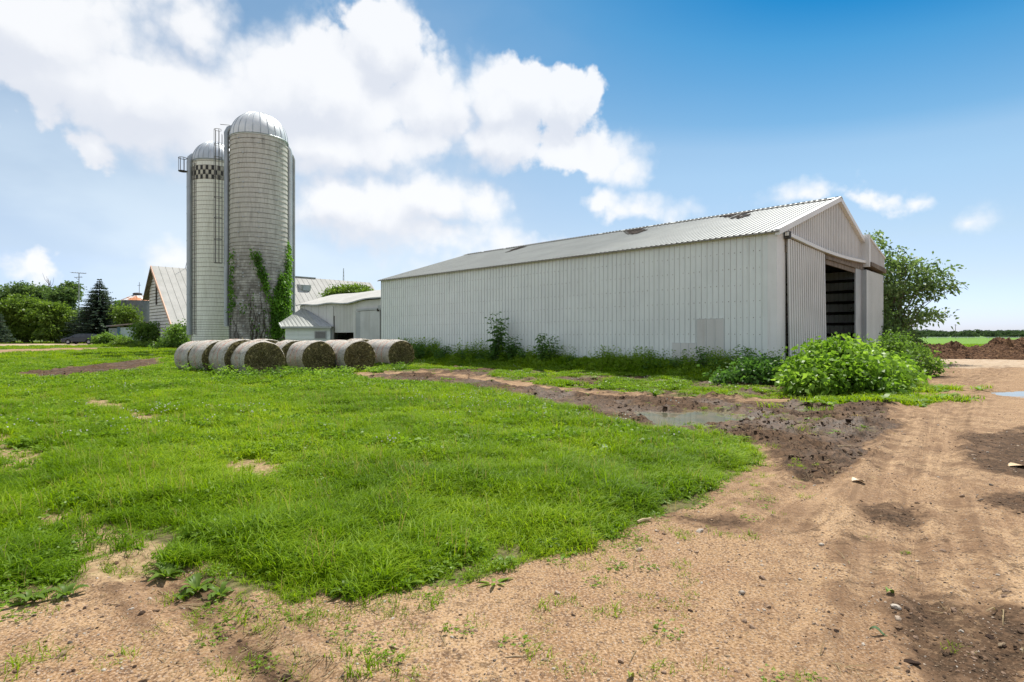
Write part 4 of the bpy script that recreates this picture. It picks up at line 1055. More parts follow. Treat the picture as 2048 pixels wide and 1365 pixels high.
def suv():
    D = 83.0; x, y = at(165, D); z0 = gz(x, y)
    e = empty('parked_car', (x, y, z0), R(4), 'dark navy estate-type car parked in front of the left trees', 'car')
    P_ = simple('dark_navy_paint', (.030, .036, .055), (.024, .029, .045), 2, .2, .1, 0, .6); TY = simple('tyre_rubber', (.02, .02, .02)); RM = simple('alloy_rim', (.32, .33, .34), None, 5, .35, .8)
    HW = .93
    body = [(-2.38, .42), (-2.42, .62), (-2.36, .82), (-2.05, .92), (-1.3, 1.03), (1.9, 1.06), (2.28, 1.0), (2.36, .78), (2.36, .45), (2.2, .34), (1.85, .32)]
    def arch(cx, s=1): return [(cx + .42 * math.cos(a), .36 + .42 * math.sin(a)) for a in np.linspace(0.05, math.pi - .05, 9)]
    low = [(2.2, .32)] + arch(1.42) + arch(-1.45) + [(-2.2, .30)]
    prof = body[:-2] + low[:]
    b = MB(); n = len(prof); vs = []
    for yy, sc in ((-HW, .0), (-HW + .06, 1), (HW - .06, 1), (HW, .0)):
        for (px, pz) in prof: vs.append((px * (.985 if sc == 0 else 1), yy, pz if sc else .66 + (pz - .66) * .93))
    fs = [(i * n + j, (i + 1) * n + j, (i + 1) * n + (j + 1) % n, i * n + (j + 1) % n) for i in range(3) for j in range(n)]
    fs += [tuple(range(n)), tuple(3 * n + j for j in range(n - 1, -1, -1))]
    b.add(vs, fs)
    roof = [(-1.38, 1.02), (-.62, 1.46), (-.1, 1.56), (1.1, 1.56), (1.85, 1.42), (2.18, 1.04)]
    b2 = MB(); m_ = len(roof); vs = []
    for sg in (-1, 1):
        for (px, pz) in roof: vs.append((px, sg * (HW - .04 - .20 * (pz - 1.02) / .54), pz))
    b2.add(vs, [(j, j + 1, m_ + j + 1, m_ + j) for j in range(m_ - 1)] + [tuple(range(m_ - 1, -1, -1)), tuple(range(m_, 2 * m_))])
    b.v += []; o = b.build('body', P_, e, 35); g = b2.build('cabin', P_, e, 30)
    w = MB()
    for sg in (-1, 1):
        for q in ([(-1.02, 1.08), (-.5, 1.42), (.25, 1.47), (.25, 1.08)], [(.33, 1.08), (.33, 1.47), (1.05, 1.47), (1.15, 1.08)], [(1.24, 1.1), (1.16, 1.46), (1.68, 1.38), (1.82, 1.14)]):
            vs = [(px, sg * (HW - .035 - .20 * (pz - 1.02) / .54 + .006), pz) for px, pz in q]; w.add(vs, [(0, 1, 2, 3) if sg > 0 else (3, 2, 1, 0)])
    w.add([(-1.30, -.74, 1.09), (-1.30, .74, 1.09), (-.68, .66, 1.44), (-.68, -.66, 1.44)], [(0, 1, 2, 3)])
    w.build('window', M_GLASS, e)
    for wx in (-1.45, 1.42):
        for sg in (-1, 1):
            t_ = MB(); cy = sg * (HW - .12)
            t_.lathe([(.20, -.11), (.33, -.11), (.355, -.07), (.355, .07), (.33, .11), (.20, .11)], 24)
            t_.v = [(wx + q[0], cy + q[2], .355 + q[1]) for q in t_.v]; wh = t_.build('wheel', TY, e, 40)
            r_ = MB(); r_.lathe([(.02, .09), (.06, .11), (.2, .08), (.22, .112)], 20); r_.v = [(wx + q[0], cy + sg * q[2], .355 + q[1]) for q in r_.v]; r_.build('rim', RM, wh, 40)
    for sg in (-1, 1):
        h = MB(); h.box(-2.38, -2.1, sg * .78 - .14, sg * .78 + .13, .70, .82); h.build('headlight', simple('lamp_glass', (.6, .62, .64), None, 5, .15), e)
        h = MB(); h.box(2.2, 2.375, sg * .80 - .12, sg * .80 + .11, .82, .98); h.build('tail_light', simple('red_lamp', (.30, .02, .02), None, 5, .2), e)
        h = MB(); h.box(-.9, -.72, sg * (HW + .10) - .1, sg * (HW + .10) + .1, 1.02, 1.16); h.build('wing_mirror', P_, e)
suv()
def utility_pole(px, D, ztop, label):
    x, y = at(px, D); e = empty('utility_pole', (x, y, 0), R(20), label, 'pole', 'utility poles in the far field')
    p = MB(); p.tube([(0, 0, -.3), (0, 0, ztop)], [.17, .11], 8); p.build('pole', M_WOOD, e)
    c = MB(); c.bar((-1.1, 0, ztop - .5), (1.1, 0, ztop - .5), .12, .12); c.build('crossarm', M_WOOD, e)
    for q in (-1, 0, 1):
        i = MB(); i.lathe([(.05, 0), (.08, .06), (.05, .16), (.0, .2)], 8, 0, (q, 0, ztop - .44)); i.build('insulator', M_GREYTRIM, e)
    return x, y
utility_pole(1911, 330, zt(649, 330), 'lone wooden utility pole standing in the far green field')
def far_fence():
    e = empty('field_fence', (0, 260, 0), 0, 'thin pale rail line crossing the far green field', 'fence')
    r = MB(); x0, x1 = at(1835, 260)[0], at(2300, 260)[0]
    for z in (.75, 1.0): r.bar((x0, 0, z), (x1, 0, z), .1, .13)
    r.build('rail', M_TRIM, e)
    for k in range(24):
        xx = x0 + (x1 - x0) * k / 23; p = MB(); p.box(xx - .07, xx + .07, .07, .2, -.2, 1.15); p.build('post', M_TRIM, e)
far_fence()
def heap(name, label, x0, x1, yc, wid, hts, seed):
    """a long ragged dung heap: crest heights along x"""
    m, t, out = new_mat(name + '_material'); P = pos(t)
    n = t.noise(P, 2.2, 6, .7); nf = t.noise(P, 9, 5, .7)
    c = t.mix(t.ss(nf, .36, .64), (.040, .022, .013), (.17, .090, .048)); c = t.mix(t.m('MULTIPLY', t.ss(n, .5, .68), .7), c, (.27, .155, .08))
    princ(t, out, c, .95, 0, t.bump(nf, 1, .12), .1)
    nx, ny = 220, 60; xs = np.linspace(x0, x1, nx); ys = np.linspace(-1, 1, ny)
    X, Y = np.meshgrid(xs, ys); H = np.interp(X, np.linspace(x0, x1, len(hts)), hts)
    prof = np.clip(1 - np.abs(Y) ** 1.5, 0, 1)
    lump = (fbm(X * 1.1, Y * wid * 1.1 + seed, seed, 4) - .42) * 1.1 + (np.abs(fbm(X * 3, Y * wid * 3, seed + 5, 4) - .5) * 2 - .3) * .45
    Z = H * prof * (.85 + .55 * lump) + (fbm(X * 5, Y * wid * 5, seed + 9, 3) - .5) * .28 * (prof > .02) - .05
    yo = yc + Y * wid * (1 + .18 * (fbm(X * .5, Y * 0, seed + 3) - .5))
    V = np.stack([X, yo, Z + hgt(X, yo)], -1).reshape(-1, 3)
    mb = MB(); mb.v = [tuple(v) for v in V]
    mb.f = [(j * nx + i, j * nx + i + 1, (j + 1) * nx + i + 1, (j + 1) * nx + i) for j in range(ny - 1) for i in range(nx - 1)]; mb.m = [0] * len(mb.f)
    o = mb.build(name, m); tag(o, label, 'dung heap', 'brown heaps across the yard')
    me = o.data; me.polygons.foreach_set('use_smooth', [False] * len(me.polygons))
heap('dung_heap', 'long low dark brown dung heap behind the right tree', 24.5, 34.5, 40.5, 2.2, [.3, .75, 1.15, 1.1, 1.25, 1.05, 1.1, .9, .5], 3)
heap('dung_heap', 'tall peaked brown dung heap at the right edge', 31.2, 47, 40.0, 2.7, [.2, .8, 1.55, 1.95, 1.5, 1.1, 1.0, .95, 1.0, .9], 8)

# ------------------------------------------------------------------ trees and shrubs
M_BARK = simple('grey_bark', (.16, .13, .10), (.08, .065, .05), 6, .95, 0, .6, .2, (1, 1, .3))
def lm(name, *c, **k): return leaf_mat(name, c, k=k.pop('k', 1.45), **k)
L_BRIGHT = lm('bright_tree_leaf', (.050, .085, .014), (.085, .135, .022), (.125, .185, .034))
L_MID = lm('mid_green_leaf', (.046, .085, .018), (.075, .13, .026), (.12, .18, .04), k=1.8)
L_DARK = lm('dark_green_leaf', (.034, .060, .020), (.055, .09, .03), (.085, .125, .045), k=1.8)
L_WILLOW = lm('grey_green_leaf', (.045, .078, .030), (.078, .122, .046), (.15, .20, .09), k=1.6)
L_BUSH = lm('lush_weed_leaf', (.040, .082, .012), (.095, .17, .018), (.19, .28, .05), rough=.45, k=1.7)
L_WALLWEED = lm('shade_weed_leaf', (.040, .090, .022), (.065, .135, .030), (.10, .18, .04))
L_SPRUCE = lm('blue_spruce_needle', (.035, .062, .045), (.06, .095, .068), (.11, .15, .115), tr=.4)
L_IVY = lm('ivy_leaf', (.045, .10, .014), (.08, .17, .02), (.14, .27, .03))
def split_lobes(lobes, g, n=7):
    out = []
    for l in lobes:
        c = np.array(l[:3]); r_ = np.array(l[3:6]); out.append((*c, *(r_ * .62)))
        for k in range(n):
            d = unit(g.normal(size=3)); d[2] = abs(d[2]) * .9 - .15; q = g.uniform(.30, .50); out.append((*(c + d * r_ * (1.02 - q * .75)), *(r_.mean() * q * np.array([1, 1, .85]))))
    return out
def crown_pts(lobes, ncl, lpc, cr, g, shell=.55):
    vol = np.array([l[3] * l[4] * l[5] for l in lobes]); w = vol / vol.sum()
    C = []
    for l, k in zip(lobes, np.maximum(1, np.round(w * ncl)).astype(int)):
        d = unit(g.normal(size=(k, 3))); q = (shell + (1 - shell) * g.uniform(0, 1, k) ** .7)[:, None]
        C.append(np.array(l[:3]) + d * q * np.array(l[3:6]))
    C = np.concatenate(C)
    sz = cr * g.uniform(.55, 1.25, len(C))
    idx = np.repeat(np.arange(len(C)), lpc); O = g.normal(size=(len(idx), 3)) * [1, 1, .62]
    return C, C[idx] + O * sz[idx][:, None] * .6, O
def tree(name, label, cat, loc, lobes, mat, ncl=120, lpc=40, leaf=.3, cr=.7, tr=.16, th=1.5, seed=1, rz=0, shell=.55, wr=.32, group=None, trunks=1, up=.3, nb=26, sub=0):
    g = np.random.default_rng(seed); x, y = loc; z0 = gz(x, y)
    if group == GT: sub = 7
    if sub: lobes = split_lobes(lobes, g, sub); ncl = int(ncl * 1.3); cr *= .62; shell = .75
    e = empty(name, (x, y, z0), rz, label, cat, group)
    C, P, O = crown_pts(lobes, ncl, lpc, cr, g, shell)
    k = P[:, 2] > .03; P, O = P[k], O[k]
    D = unit(O) + g.normal(size=P.shape) * .6 + [0, 0, up]
    quads('crown', leaf_quads(P, D, leaf * g.uniform(.45, 1.45, len(P)), wr, .25, g), mat, e)
    t = MB(); top = max(l[2] for l in lobes) * .86; cxm = np.mean([l[0] for l in lobes]); cym = np.mean([l[1] for l in lobes])
    bases = []
    for q in range(trunks):
        ox, oy = (g.normal(0, .25, 2) if trunks > 1 else (0, 0)); tx, ty = cxm + g.normal(0, .22), cym + g.normal(0, .22)
        pts = [(ox + (tx - ox) * s_ ** 1.5 + g.normal(0, .05) * s_, oy + (ty - oy) * s_ ** 1.5, -.2 + (top + .2) * s_) for s_ in np.linspace(0, 1, 7)]
        t.tube(pts, [tr * (1.25 if i == 0 else 1) * (1 - .8 * i / 6) for i in range(7)], 7); bases.append(pts)
    for c in C[g.permutation(len(C))[:nb]]:
        pts = bases[g.integers(trunks)]; zb = max(th * .6, c[2] * g.uniform(.35, .7)); i = int(np.clip(zb / (top + .2) * 6, 0, 5.99)); b = Vector(pts[i])
        mid = b.lerp(Vector(c), .5) + Vector((g.normal(0, .1), g.normal(0, .1), .12 * (c[2] - b.z)))
        t.tube([b, mid, c], [tr * .35, tr * .2, tr * .06], 5)
    t.build('trunk', M_BARK, e, 60)
    return e
def spruce(label, loc, H, rb, seed, n_w=44):
    g = np.random.default_rng(seed); x, y = loc; e = empty('spruce_tree', (x, y, gz(x, y)), 0, label, 'tree')
    t = MB(); t.tube([(0, 0, -.2), (0, 0, H)], [.26, .03], 8); Q = []
    for w in range(n_w):
        s_ = (w + .5) / n_w; z = .5 + (H - .6) * s_ + g.normal(0, .05); rr = rb * (1 - s_) ** .82 * g.uniform(.84, 1.12) + .12; nb = 11 if s_ < .8 else 7
        for k in range(nb):
            a = 6.283 * k / nb + w * .6 + g.normal(0, .12); ln = rr * g.uniform(.72, 1.16); dx, dy = math.cos(a), math.sin(a); m_ = max(5, int(ln / .16))
            dr = .10 + .26 * (1 - s_) + g.normal(0, .07); t.tube([(0, 0, z), (dx * ln * .6, dy * ln * .6, z - dr * ln * .5), (dx * ln, dy * ln, z - dr * ln * .38)], [.035, .02, .008], 4)
            for j in range(m_):
                u = .12 + .9 * (j + g.uniform()) / m_; zz = z - dr * ln * (.9 * u - .52 * u * u); wid = .55 * (1 - .55 * u) * (.6 + .5 * (1 - s_))
                for sg in (-1, 1, 0):
                    d = np.array([dx * .8 - dy * sg * .8, dy * .8 + dx * sg * .8, g.normal(.12, .18) + (.25 if sg == 0 else -.05)])
                    p = np.array([dx * ln * u, dy * ln * u, zz + g.normal(0, .03)]); Q.append((p, d, wid * g.uniform(.75, 1.3)))
    P = np.array([q[0] for q in Q]); D = np.array([q[1] for q in Q]); L = np.array([q[2] for q in Q])
    quads('crown', leaf_quads(P, D, L, .26, .12, g), L_SPRUCE, e); t.build('trunk', M_BARK, e, 60)
GT = 'trees along the left edge of the yard'
# right-hand tree beside the barn
rt = at(1782, 33.5)
def RL(px, py, rx, rz, ry=1.6, D=33.5): return ((px - 1782) / F * D, random.uniform(-.6, .8), zt(py, D), rx / F * D, ry, rz / F * D)
tree('leafy_tree', 'airy grey-green tree leaning out from behind the far barn corner', 'tree', rt,
     [RL(1745, 478, 22, 20), RL(1745, 520, 40, 32), RL(1790, 535, 45, 30), RL(1850, 545, 40, 20), RL(1830, 580, 55, 28), RL(1878, 572, 26, 14), RL(1780, 590, 50, 40, 2.0), RL(1800, 640, 52, 36, 2.0),
      RL(1850, 632, 36, 16), RL(1765, 660, 45, 40, 2.0), RL(1815, 690, 34, 18, 1.2), RL(1755, 600, 30, 60)],
     L_WILLOW, 400, 28, .22, .46, .11, 1.2, 5, 0, .2, .27, trunks=3, up=.1, nb=90)
tree('leafy_tree', 'dark dense undergrowth tree at the foot of the airy tree', 'tree', at(1770, 31.5),
     [(0, 0, 1.1, 1.5, 1.2, 1.1), (.9, .2, .9, 1.2, 1.0, .9), (1.7, .4, .6, .8, .8, .6), (-.3, .2, 2.2, .9, .9, 1.0)], L_DARK, 170, 46, .16, .42, .06, .4, 15, 0, .3, .3, trunks=3)
# left background trees
GT = 'trees along the left edge of the yard'
def LT(D, px0, *ls): return at(px0, D), [((px - px0) / F * D, random.uniform(-1, 1), zt(py, D) - .3, rx / F * D, rx / F * D * .8, ry / F * D) for px, py, rx, ry in ls]
p, l = LT(94, 55, (52, 622, 42, 30), (75, 645, 36, 32), (28, 652, 36, 30), (55, 668, 50, 18), (35, 605, 24, 16))
tree('leafy_tree', 'bright rounded willow-like tree nearest the left edge', 'tree', p, l, L_BRIGHT, 330, 44, .42, 1.0, .25, 1, 21, group=GT)
p, l = LT(92, 112, (108, 622, 24, 20), (112, 645, 32, 30), (118, 668, 34, 18), (95, 670, 24, 16))
tree('leafy_tree', 'bright rounded tree directly behind the parked car bonnet', 'tree', p, l, L_BRIGHT, 260, 44, .40, .95, .22, 1, 22, group=GT)
p, l = LT(112, 20, (15, 590, 32, 24), (42, 585, 30, 20), (-10, 620, 40, 40), (30, 625, 44, 40), (38, 577, 14, 9))
tree('leafy_tree', 'dark tall tree behind the leftmost bright tree', 'tree', p, l, L_DARK, 220, 40, .45, 1.2, .3, 2, 23, group=GT)
p, l = LT(114, 90, (85, 590, 24, 20), (100, 605, 30, 30), (80, 620, 34, 34), (70, 580, 12, 8))
tree('leafy_tree', 'dark medium tree between the two bright trees, seen above them', 'tree', p, l, L_DARK, 200, 40, .45, 1.1, .3, 2, 24, group=GT)
p, l = LT(110, 130, (132, 580, 20, 18), (124, 602, 28, 24), (140, 600, 22, 30), (135, 640, 30, 40), (118, 585, 12, 10))
tree('leafy_tree', 'dark ragged-topped tree left of the television aerial', 'tree', p, l, L_DARK, 220, 40, .42, 1.1, .3, 2, 25, group=GT)
p, l = LT(118, -40, (-40, 610, 60, 50), (-70, 640, 60, 50), (-20, 660, 40, 24))
tree('leafy_tree', 'green tree cut by the left edge of the frame', 'tree', p, l, L_MID, 200, 40, .5, 1.2, .3, 2, 26, group=GT)
p, l = LT(106, 205, (243, 612, 12, 14), (232, 640, 20, 30), (150, 660, 14, 22), (160, 640, 14, 24))
tree('leafy_tree', 'mid green tree peeping out on both sides of the spruce', 'tree', p, l, L_MID, 120, 40, .38, .8, .2, 1.5, 27, group=GT)
def bare_tree():
    x, y = at(102, 116); z0 = gz(x, y); g = np.random.default_rng(4)
    e = empty('bare_tree', (x, y, z0), 0, 'dead leafless branches sticking out above the dark trees', 'tree', GT); t = MB(); Z = zt(560, 116) - z0
    t.tube([(0, 0, -.2), (-.2, 0, Z * .6), (-.6, 0, Z)], [.2, .12, .03], 6)
    for k in range(26):
        zb = g.uniform(.55, .95) * Z; a = g.uniform(0, 6.28); ln = g.uniform(.8, 2.2); dx = math.cos(a) * ln * .7; p1 = Vector((-.4 + dx * .5, math.sin(a) * ln * .3, zb + ln * .4)); p2 = p1 + Vector((dx * .4, 0, ln * .7))
        t.tube([(-.3, 0, zb), p1, p2], [.05, .035, .014], 4)
    t.build('branches', M_BARK, e)
bare_tree()
spruce('dark blue-green spruce with drooping branches behind the car', at(199, 93), zt(560, 93) - .3, 5.3, 31)
spruce('pale blue spruce cut off by the left frame edge', at(-10, 84), zt(616, 84) - .3, 2.1, 32, 26)
GS = 'shrubs in front of the old barn'
for (px, D, ls, lab, mt, sd_) in (
    (258, 88, ((258, 628, 26, 16), (245, 640, 16, 12), (270, 645, 18, 12)), 'bright shrub in front of the dark grain bin', L_BRIGHT, 41),
    (296, 74, ((290, 660, 22, 20), (310, 668, 22, 20), (285, 685, 24, 12), (318, 650, 8, 12)), 'leafy shrub in front of the mint shed wall', L_MID, 42),
    (352, 66, ((362, 668, 18, 26), (345, 680, 22, 18), (330, 690, 24, 12), (370, 650, 10, 12)), 'dense shrub against the shorter silo base', L_MID, 43),
    (215, 80, ((208, 682, 12, 8), (232, 684, 18, 8), (222, 676, 8, 8)), 'low weedy shrub behind the car boot', L_MID, 44),
    (300, 70, ((300, 692, 20, 8), (318, 697, 16, 7), (280, 696, 18, 6)), 'low bright shrub at the foot of the barn shrubs', L_BRIGHT, 45),
    (250, 76, ((250, 688, 26, 7), (278, 690, 18, 7), (226, 691, 12, 5)), 'band of low weeds right of the parked car', L_BRIGHT, 46)):
    p, l = LT(D, px, *ls)
    tree('shrub', lab, 'shrub', p, l, mt, 110, 40, .26, .55, .06, .3, sd_, 0, .3, .34, GS, 3)
p, l = LT(62, 705, (712, 576, 26, 8), (690, 580, 26, 8), (725, 582, 16, 7), (665, 577, 12, 5), (672, 588, 16, 6))
tree('leafy_tree', 'green tree top showing above the low shed roof', 'tree', p, l, L_BRIGHT, 150, 42, .26, .55, .2, 3, 47, 0, .3)
# the big weedy bush at the barn corner
tree('weed_bush', 'large bright leafy bush covering the near barn corner', 'bush', (8.85, 15.4),
     [(0, 0, .62, 1.25, 1.2, .64), (-.65, -.3, .44, .75, .9, .46), (.75, .5, .74, .95, 1.0, .68), (.3, .5, .92, .85, .8, .56), (-.2, -.8, .4, 1.3, .7, .42), (1.3, .0, .45, .75, .8, .48), (.1, .2, 1.62, .22, .2, .22), (.75, .4, 1.52, .2, .2, .25), (-.7, .1, 1.22, .25, .2, .2), (-1.35, -.2, .42, .3, .3, .3)],
     L_BUSH, 330, 40, .14, .27, .035, .2, 51, 0, .55, .36, trunks=5, up=.0, nb=60)
tree('weed_bush', 'lower bright bush at right of the large corner bush', 'bush', (11.25, 17.7),
     [(0, 0, .5, 1.3, 1.1, .6), (.9, .5, .42, 1.0, 1.0, .46), (-.9, .6, .7, 1.0, .9, .72), (1.5, 1.0, .28, .7, .8, .34)], L_BUSH, 230, 40, .125, .28, .03, .2, 52, 0, .45, .36, trunks=4, up=.0, nb=40)
tree('weed_bush', 'upright green bush before the right door leaf', 'bush', (15.0, 22.4), [(0, 0, .7, .8, .8, .8), (.5, .3, 1.2, .5, .5, .6), (1.2, .2, .5, 1.0, .8, .6)], L_MID, 150, 40, .12, .3, .03, .2, 53, 0, .4, .34, trunks=3, nb=30)
tree('weed_bush', 'shaded dark green bush left of the large corner bush', 'bush', (7.7, 17.9), [(0.2, .2, .40, .65, .6, .45), (-.6, .3, .28, .6, .5, .32), (.5, .6, .6, .45, .45, .4)], L_WALLWEED, 90, 34, .12, .3, .03, .2, 54, 0, .4, .34, trunks=3, nb=30)
# tall weeds along the long wall
def weed(name, label, cat, loc, H, ns, spread, leaf, seed, mat=None, wr=.2, per=16, group='weeds along the long barn wall', nod=.15):
    g = np.random.default_rng(seed); x, y = loc; e = empty(name, (x, y, gz(x, y)), 0, label, cat, group); t = MB(); P = []; D = []; L = []
    for k in range(ns):
        a = g.uniform(0, 6.28); q = spread * g.uniform(0, 1) ** .5; bx, by = q * .15 * math.cos(a), q * .15 * math.sin(a); h = H * g.uniform(.55, 1.0) if k else H
        tx, ty = bx + q * math.cos(a) * .7 + g.normal(0, nod * .3), by + q * math.sin(a) * .7
        tx += q * .3 * math.cos(a); ty += q * .3 * math.sin(a); pts = [Vector((bx + (tx - bx) * s_ ** 1.2, by + (ty - by) * s_ ** 1.4, -.05 + h * s_)) for s_ in np.linspace(0, 1, 6)]
        t.tube(pts, [.014 * (1 - .7 * i / 5) * (H / 1.2) ** .5 for i in range(6)], 5)
        for j in range(per):
            s_ = .15 + .85 * (j + g.uniform()) / per; i = min(4, int(s_ * 5)); p = pts[i].lerp(pts[i + 1], s_ * 5 - i); aa = j * 2.4 + g.normal(0, .4)
            for lf in range(3):
                d = np.array([math.cos(aa + (lf - 1) * .6), math.sin(aa + (lf - 1) * .6), g.uniform(.0, .6)]); P.append(np.array(p) + d * leaf * .45 * lf * g.uniform(.5, 1)); D.append(d); L.append(leaf * (1.15 - .55 * s_) * g.uniform(.7, 1.2))
    quads('foliage', leaf_quads(np.array(P), np.array(D), np.array(L), wr, .35, g), mat or L_WALLWEED, e); t.build('stems', simple('weed_stem', (.07, .10, .035), (.05, .06, .03)), e)
def wall_pt(px, off):
    k = (px - HX) / F; y = (BO.x - BO.y * k) / (-A.x + A.y * k); q = BO + A * y - B * off
    return (q.x, q.y)
WEEDS = [(1012, .7, 2.35, 6, .5, .24, 'tall sapling-like weed, highest plant against the long wall'), (1112, .7, 1.45, 6, .4, .20, 'upright weed right of the tall sapling at the wall'),
         (1043, .6, 1.3, 3, .35, .22, 'small weed leaning out beside the tall sapling'), (868, .8, 1.15, 10, .8, .2, 'low shrubby weed next to the rightmost bale'), (905, .7, .9, 8, .7, .18, 'low dark weed second from the rightmost bale'),
         (950, .7, .95, 5, .5, .17, 'pointed weed midway between bale and tall sapling'), (985, .7, .7, 6, .5, .17, 'short weed just left of the tall sapling'), (1070, .6, .75, 7, .5, .17, 'short weed between the sapling and the upright weed'),
         (1424, .6, .95, 3, .22, .15, 'thin upright weed under the patched door panel'), (1455, .6, .70, 7, .5, .17, 'rounded weed right of the patched panel'), (1506, .5, 1.0, 2, .14, .26, 'weed with long drooping leaves near the barn corner'),
         (1385, .7, .55, 6, .5, .16, 'low weed left of the patched panel'), (1530, .7, .6, 7, .5, .15, 'low weed at the foot of the corner trim'), (1330, .8, .45, 6, .5, .15, 'small weed at the middle of the long wall'), (1150, .8, .55, 6, .5, .15, 'small weed right of the upright weed')]
for i, (px, off, H, ns, sp, lf, lab) in enumerate(WEEDS):
    weed('wall_weed', lab, 'weed', wall_pt(px, off), H * 1.15 + .12, ns + 3, sp * 1.1, lf * 1.15, 60 + i, per=22 if H > 1 else 15, wr=.13 if px == 1506 else .27)
# weeds in front of the bales
for i, (px, py, H, lab) in enumerate(((505, 759, .55, 'leafy weed before the leftmost bale face'), (556, 758, .5, 'pale weed at the lower right of the leftmost bale face'), (592, 752, .5, 'weed at the lower left of the second bale face'), (690, 749, .42, 'weed in the gap by the third bale face'), (795, 742, .42, 'weed below the bale nearest the wall'), (450, 757, .6, 'weed at the side of the left bale row'), (395, 750, .6, 'weed at the far left end of the bales'), (640, 754, .4, 'low weed below the middle of the second bale face'), (475, 762, .4, 'low weed a step before the leftmost bale'), (755, 746, .36, 'low weed between the third and the last bale face'))):
    weed('bale_weed', lab, 'weed', gp(px, py), H, 12, .6, .13, 90 + i, L_BUSH, .25, 10, 'weeds in front of the hay bales')
# broad-leaved weeds along the edge of the grass
def broadleaf(px, py, L, n, seed, label):
    g = np.random.default_rng(seed); x, y = gp(px, py); mb = MB(); segs = 5
    for k in range(n):
        az = k * 2.4 + g.normal(0, .25); d = Vector((math.cos(az), math.sin(az), 0)); sd_ = Vector((-d.y, d.x, 0)); ll = L * g.uniform(.65, 1.1); rs = g.uniform(.3, 1.1); vs = []
        for i in range(segs + 1):
            s_ = i / segs; p = d * (.01 + ll * s_) + Vector((0, 0, ll * rs * (s_ - .72 * s_ * s_) * 1.7 + .005)); wv = ll * .15 * math.sin(math.pi * min(.97, .10 + .88 * s_)) * (1 + .16 * (i % 2)) + .003
            vs += [p - sd_ * wv + Vector((0, 0, wv * .35)), p, p + sd_ * wv + Vector((0, 0, wv * .35))]
        mb.add(vs, [(i * 3 + j, i * 3 + j + 1, (i + 1) * 3 + j + 1, (i + 1) * 3 + j) for i in range(segs) for j in (0, 1)])
    o = mb.build('broadleaf_weed', L_BROAD, None, 60); o.location = (x, y, float(hgt_fine(np.array([x]), np.array([y]))[0])); tag(o, label, 'weed', 'broad-leaved weeds at the grass edge')
L_BROAD = lm('broad_weed_leaf', (.055, .095, .012), (.085, .14, .018), (.13, .19, .03), k=1.5)
for i, (px, py, L, n, lab) in enumerate(((335, 1152, .12, 14, 'large-leaved weed at the notch of the grass edge'), (395, 1178, .12, 13, 'broad-leaved weed right of the notch in the grass edge'), (362, 1196, .07, 7, 'small lone weed on bare soil below the notch'), (440, 1192, .09, 12, 'broad-leaved weed at the lowest grass edge'),
        (60, 1208, .10, 14, 'broad-leaved weed at the lower left corner of the grass'), (135, 1196, .10, 13, 'broad-leaved weed at the tip of the left grass patch'), (690, 1192, .085, 12, 'broad-leaved weed at the grass edge below the second bale'), (860, 1150, .085, 12, 'broad-leaved weed at the grass edge in the middle foreground'),
        (1010, 1125, .09, 12, 'broad-leaved weed where the grass edge starts rising to the right'), (1100, 1090, .09, 12, 'broad-leaved weed nearest the pale broken stick'), (1585, 786, .3, 14, 'broad-leaved weed between puddle and corner bush'), (1310, 792, .28, 14, 'dark broad-leaved weed in the strip above the puddle'))):
    broadleaf(px, py, L, n, 300 + i, lab)
# ------------------------------------------------------------------ ivy on the tall silo
def ivy():
    g = np.random.default_rng(77); r = 2.54
    P, D = [], []
    def put(fx, z, n, sx, sz):
        f = np.clip(fx + g.normal(0, sx, n), -.97, 1.25); zz = z + g.normal(0, sz, n); k = zz > .1; f, zz = f[k], zz[k]
        a = -math.pi / 2 + np.where(f <= 1, np.arcsin(np.clip(f, -1, 1)), np.pi / 2 + (f - 1) * 1.2); o = r + .05 + np.abs(g.normal(0, .13, len(f)))
        P.append(np.stack([o * np.cos(a), o * np.sin(a), zz], 1)); D.append(np.stack([np.cos(a) * .6, np.sin(a) * .6, -.7 + 0 * a], 1) + g.normal(0, .45, (len(f), 3)))
    for k in range(330):      # right-hand mass, ragged top
        fx = g.uniform(.42, 1.12); top = np.interp(fx, [.4, .55, .7, .82, .95, 1.1], [3.4, 5.8, 7.2, 6.5, 9.6, 8.5]); z = g.uniform(.3, 1) ** 1.0 * top
        if .80 < fx < .88 and z > 5.0 and g.uniform() < .6: continue
        put(fx, z, int(g.uniform(12, 32)), .05, .36)
    for k in range(18): put(g.uniform(.93, 1.08), g.uniform(6.5, 10.6), 14, .02, .25)
    for k in range(40):       # streak in the middle
        s_ = g.uniform(); put(-.13 + .50 * s_ + g.normal(0, .05), 9.3 - 4.6 * s_, 16, .05, .34)
    for k in range(26): put(g.uniform(-.93, -.78), g.uniform(3.2, 9.2), 10, .03, .3)
    for k in range(22): put(g.uniform(-.6, .3), g.uniform(.8, 5.2), 5, .05, .25)
    P = np.concatenate(P); D = np.concatenate(D)
    e = empty('ivy', (*SILO1, gz(*SILO1)), R(24.2), 'green ivy climbing the right side of the tall silo', 'climbing plant')
    quads('foliage', leaf_quads(P, D, g.uniform(.12, .26, len(P)), .42, .15, g), L_IVY, e)
    t = MB()
    for k in range(30):
        f = g.uniform(-.9, 1.0); z = 0; pts = []
        while z < g.uniform(3, 10) and len(pts) < 30:
            a = -math.pi / 2 + math.asin(max(-.99, min(.99, f))); pts.append(((r + .03) * math.cos(a), (r + .03) * math.sin(a), z)); z += .35; f += g.normal(0, .035)
        if len(pts) > 2: t.tube(pts, [.035 * (1 - .7 * i / len(pts)) for i in range(len(pts))], 4)
    t.build('stems', simple('dry_vine', (.09, .07, .055), (.05, .04, .03)), e)
ivy()
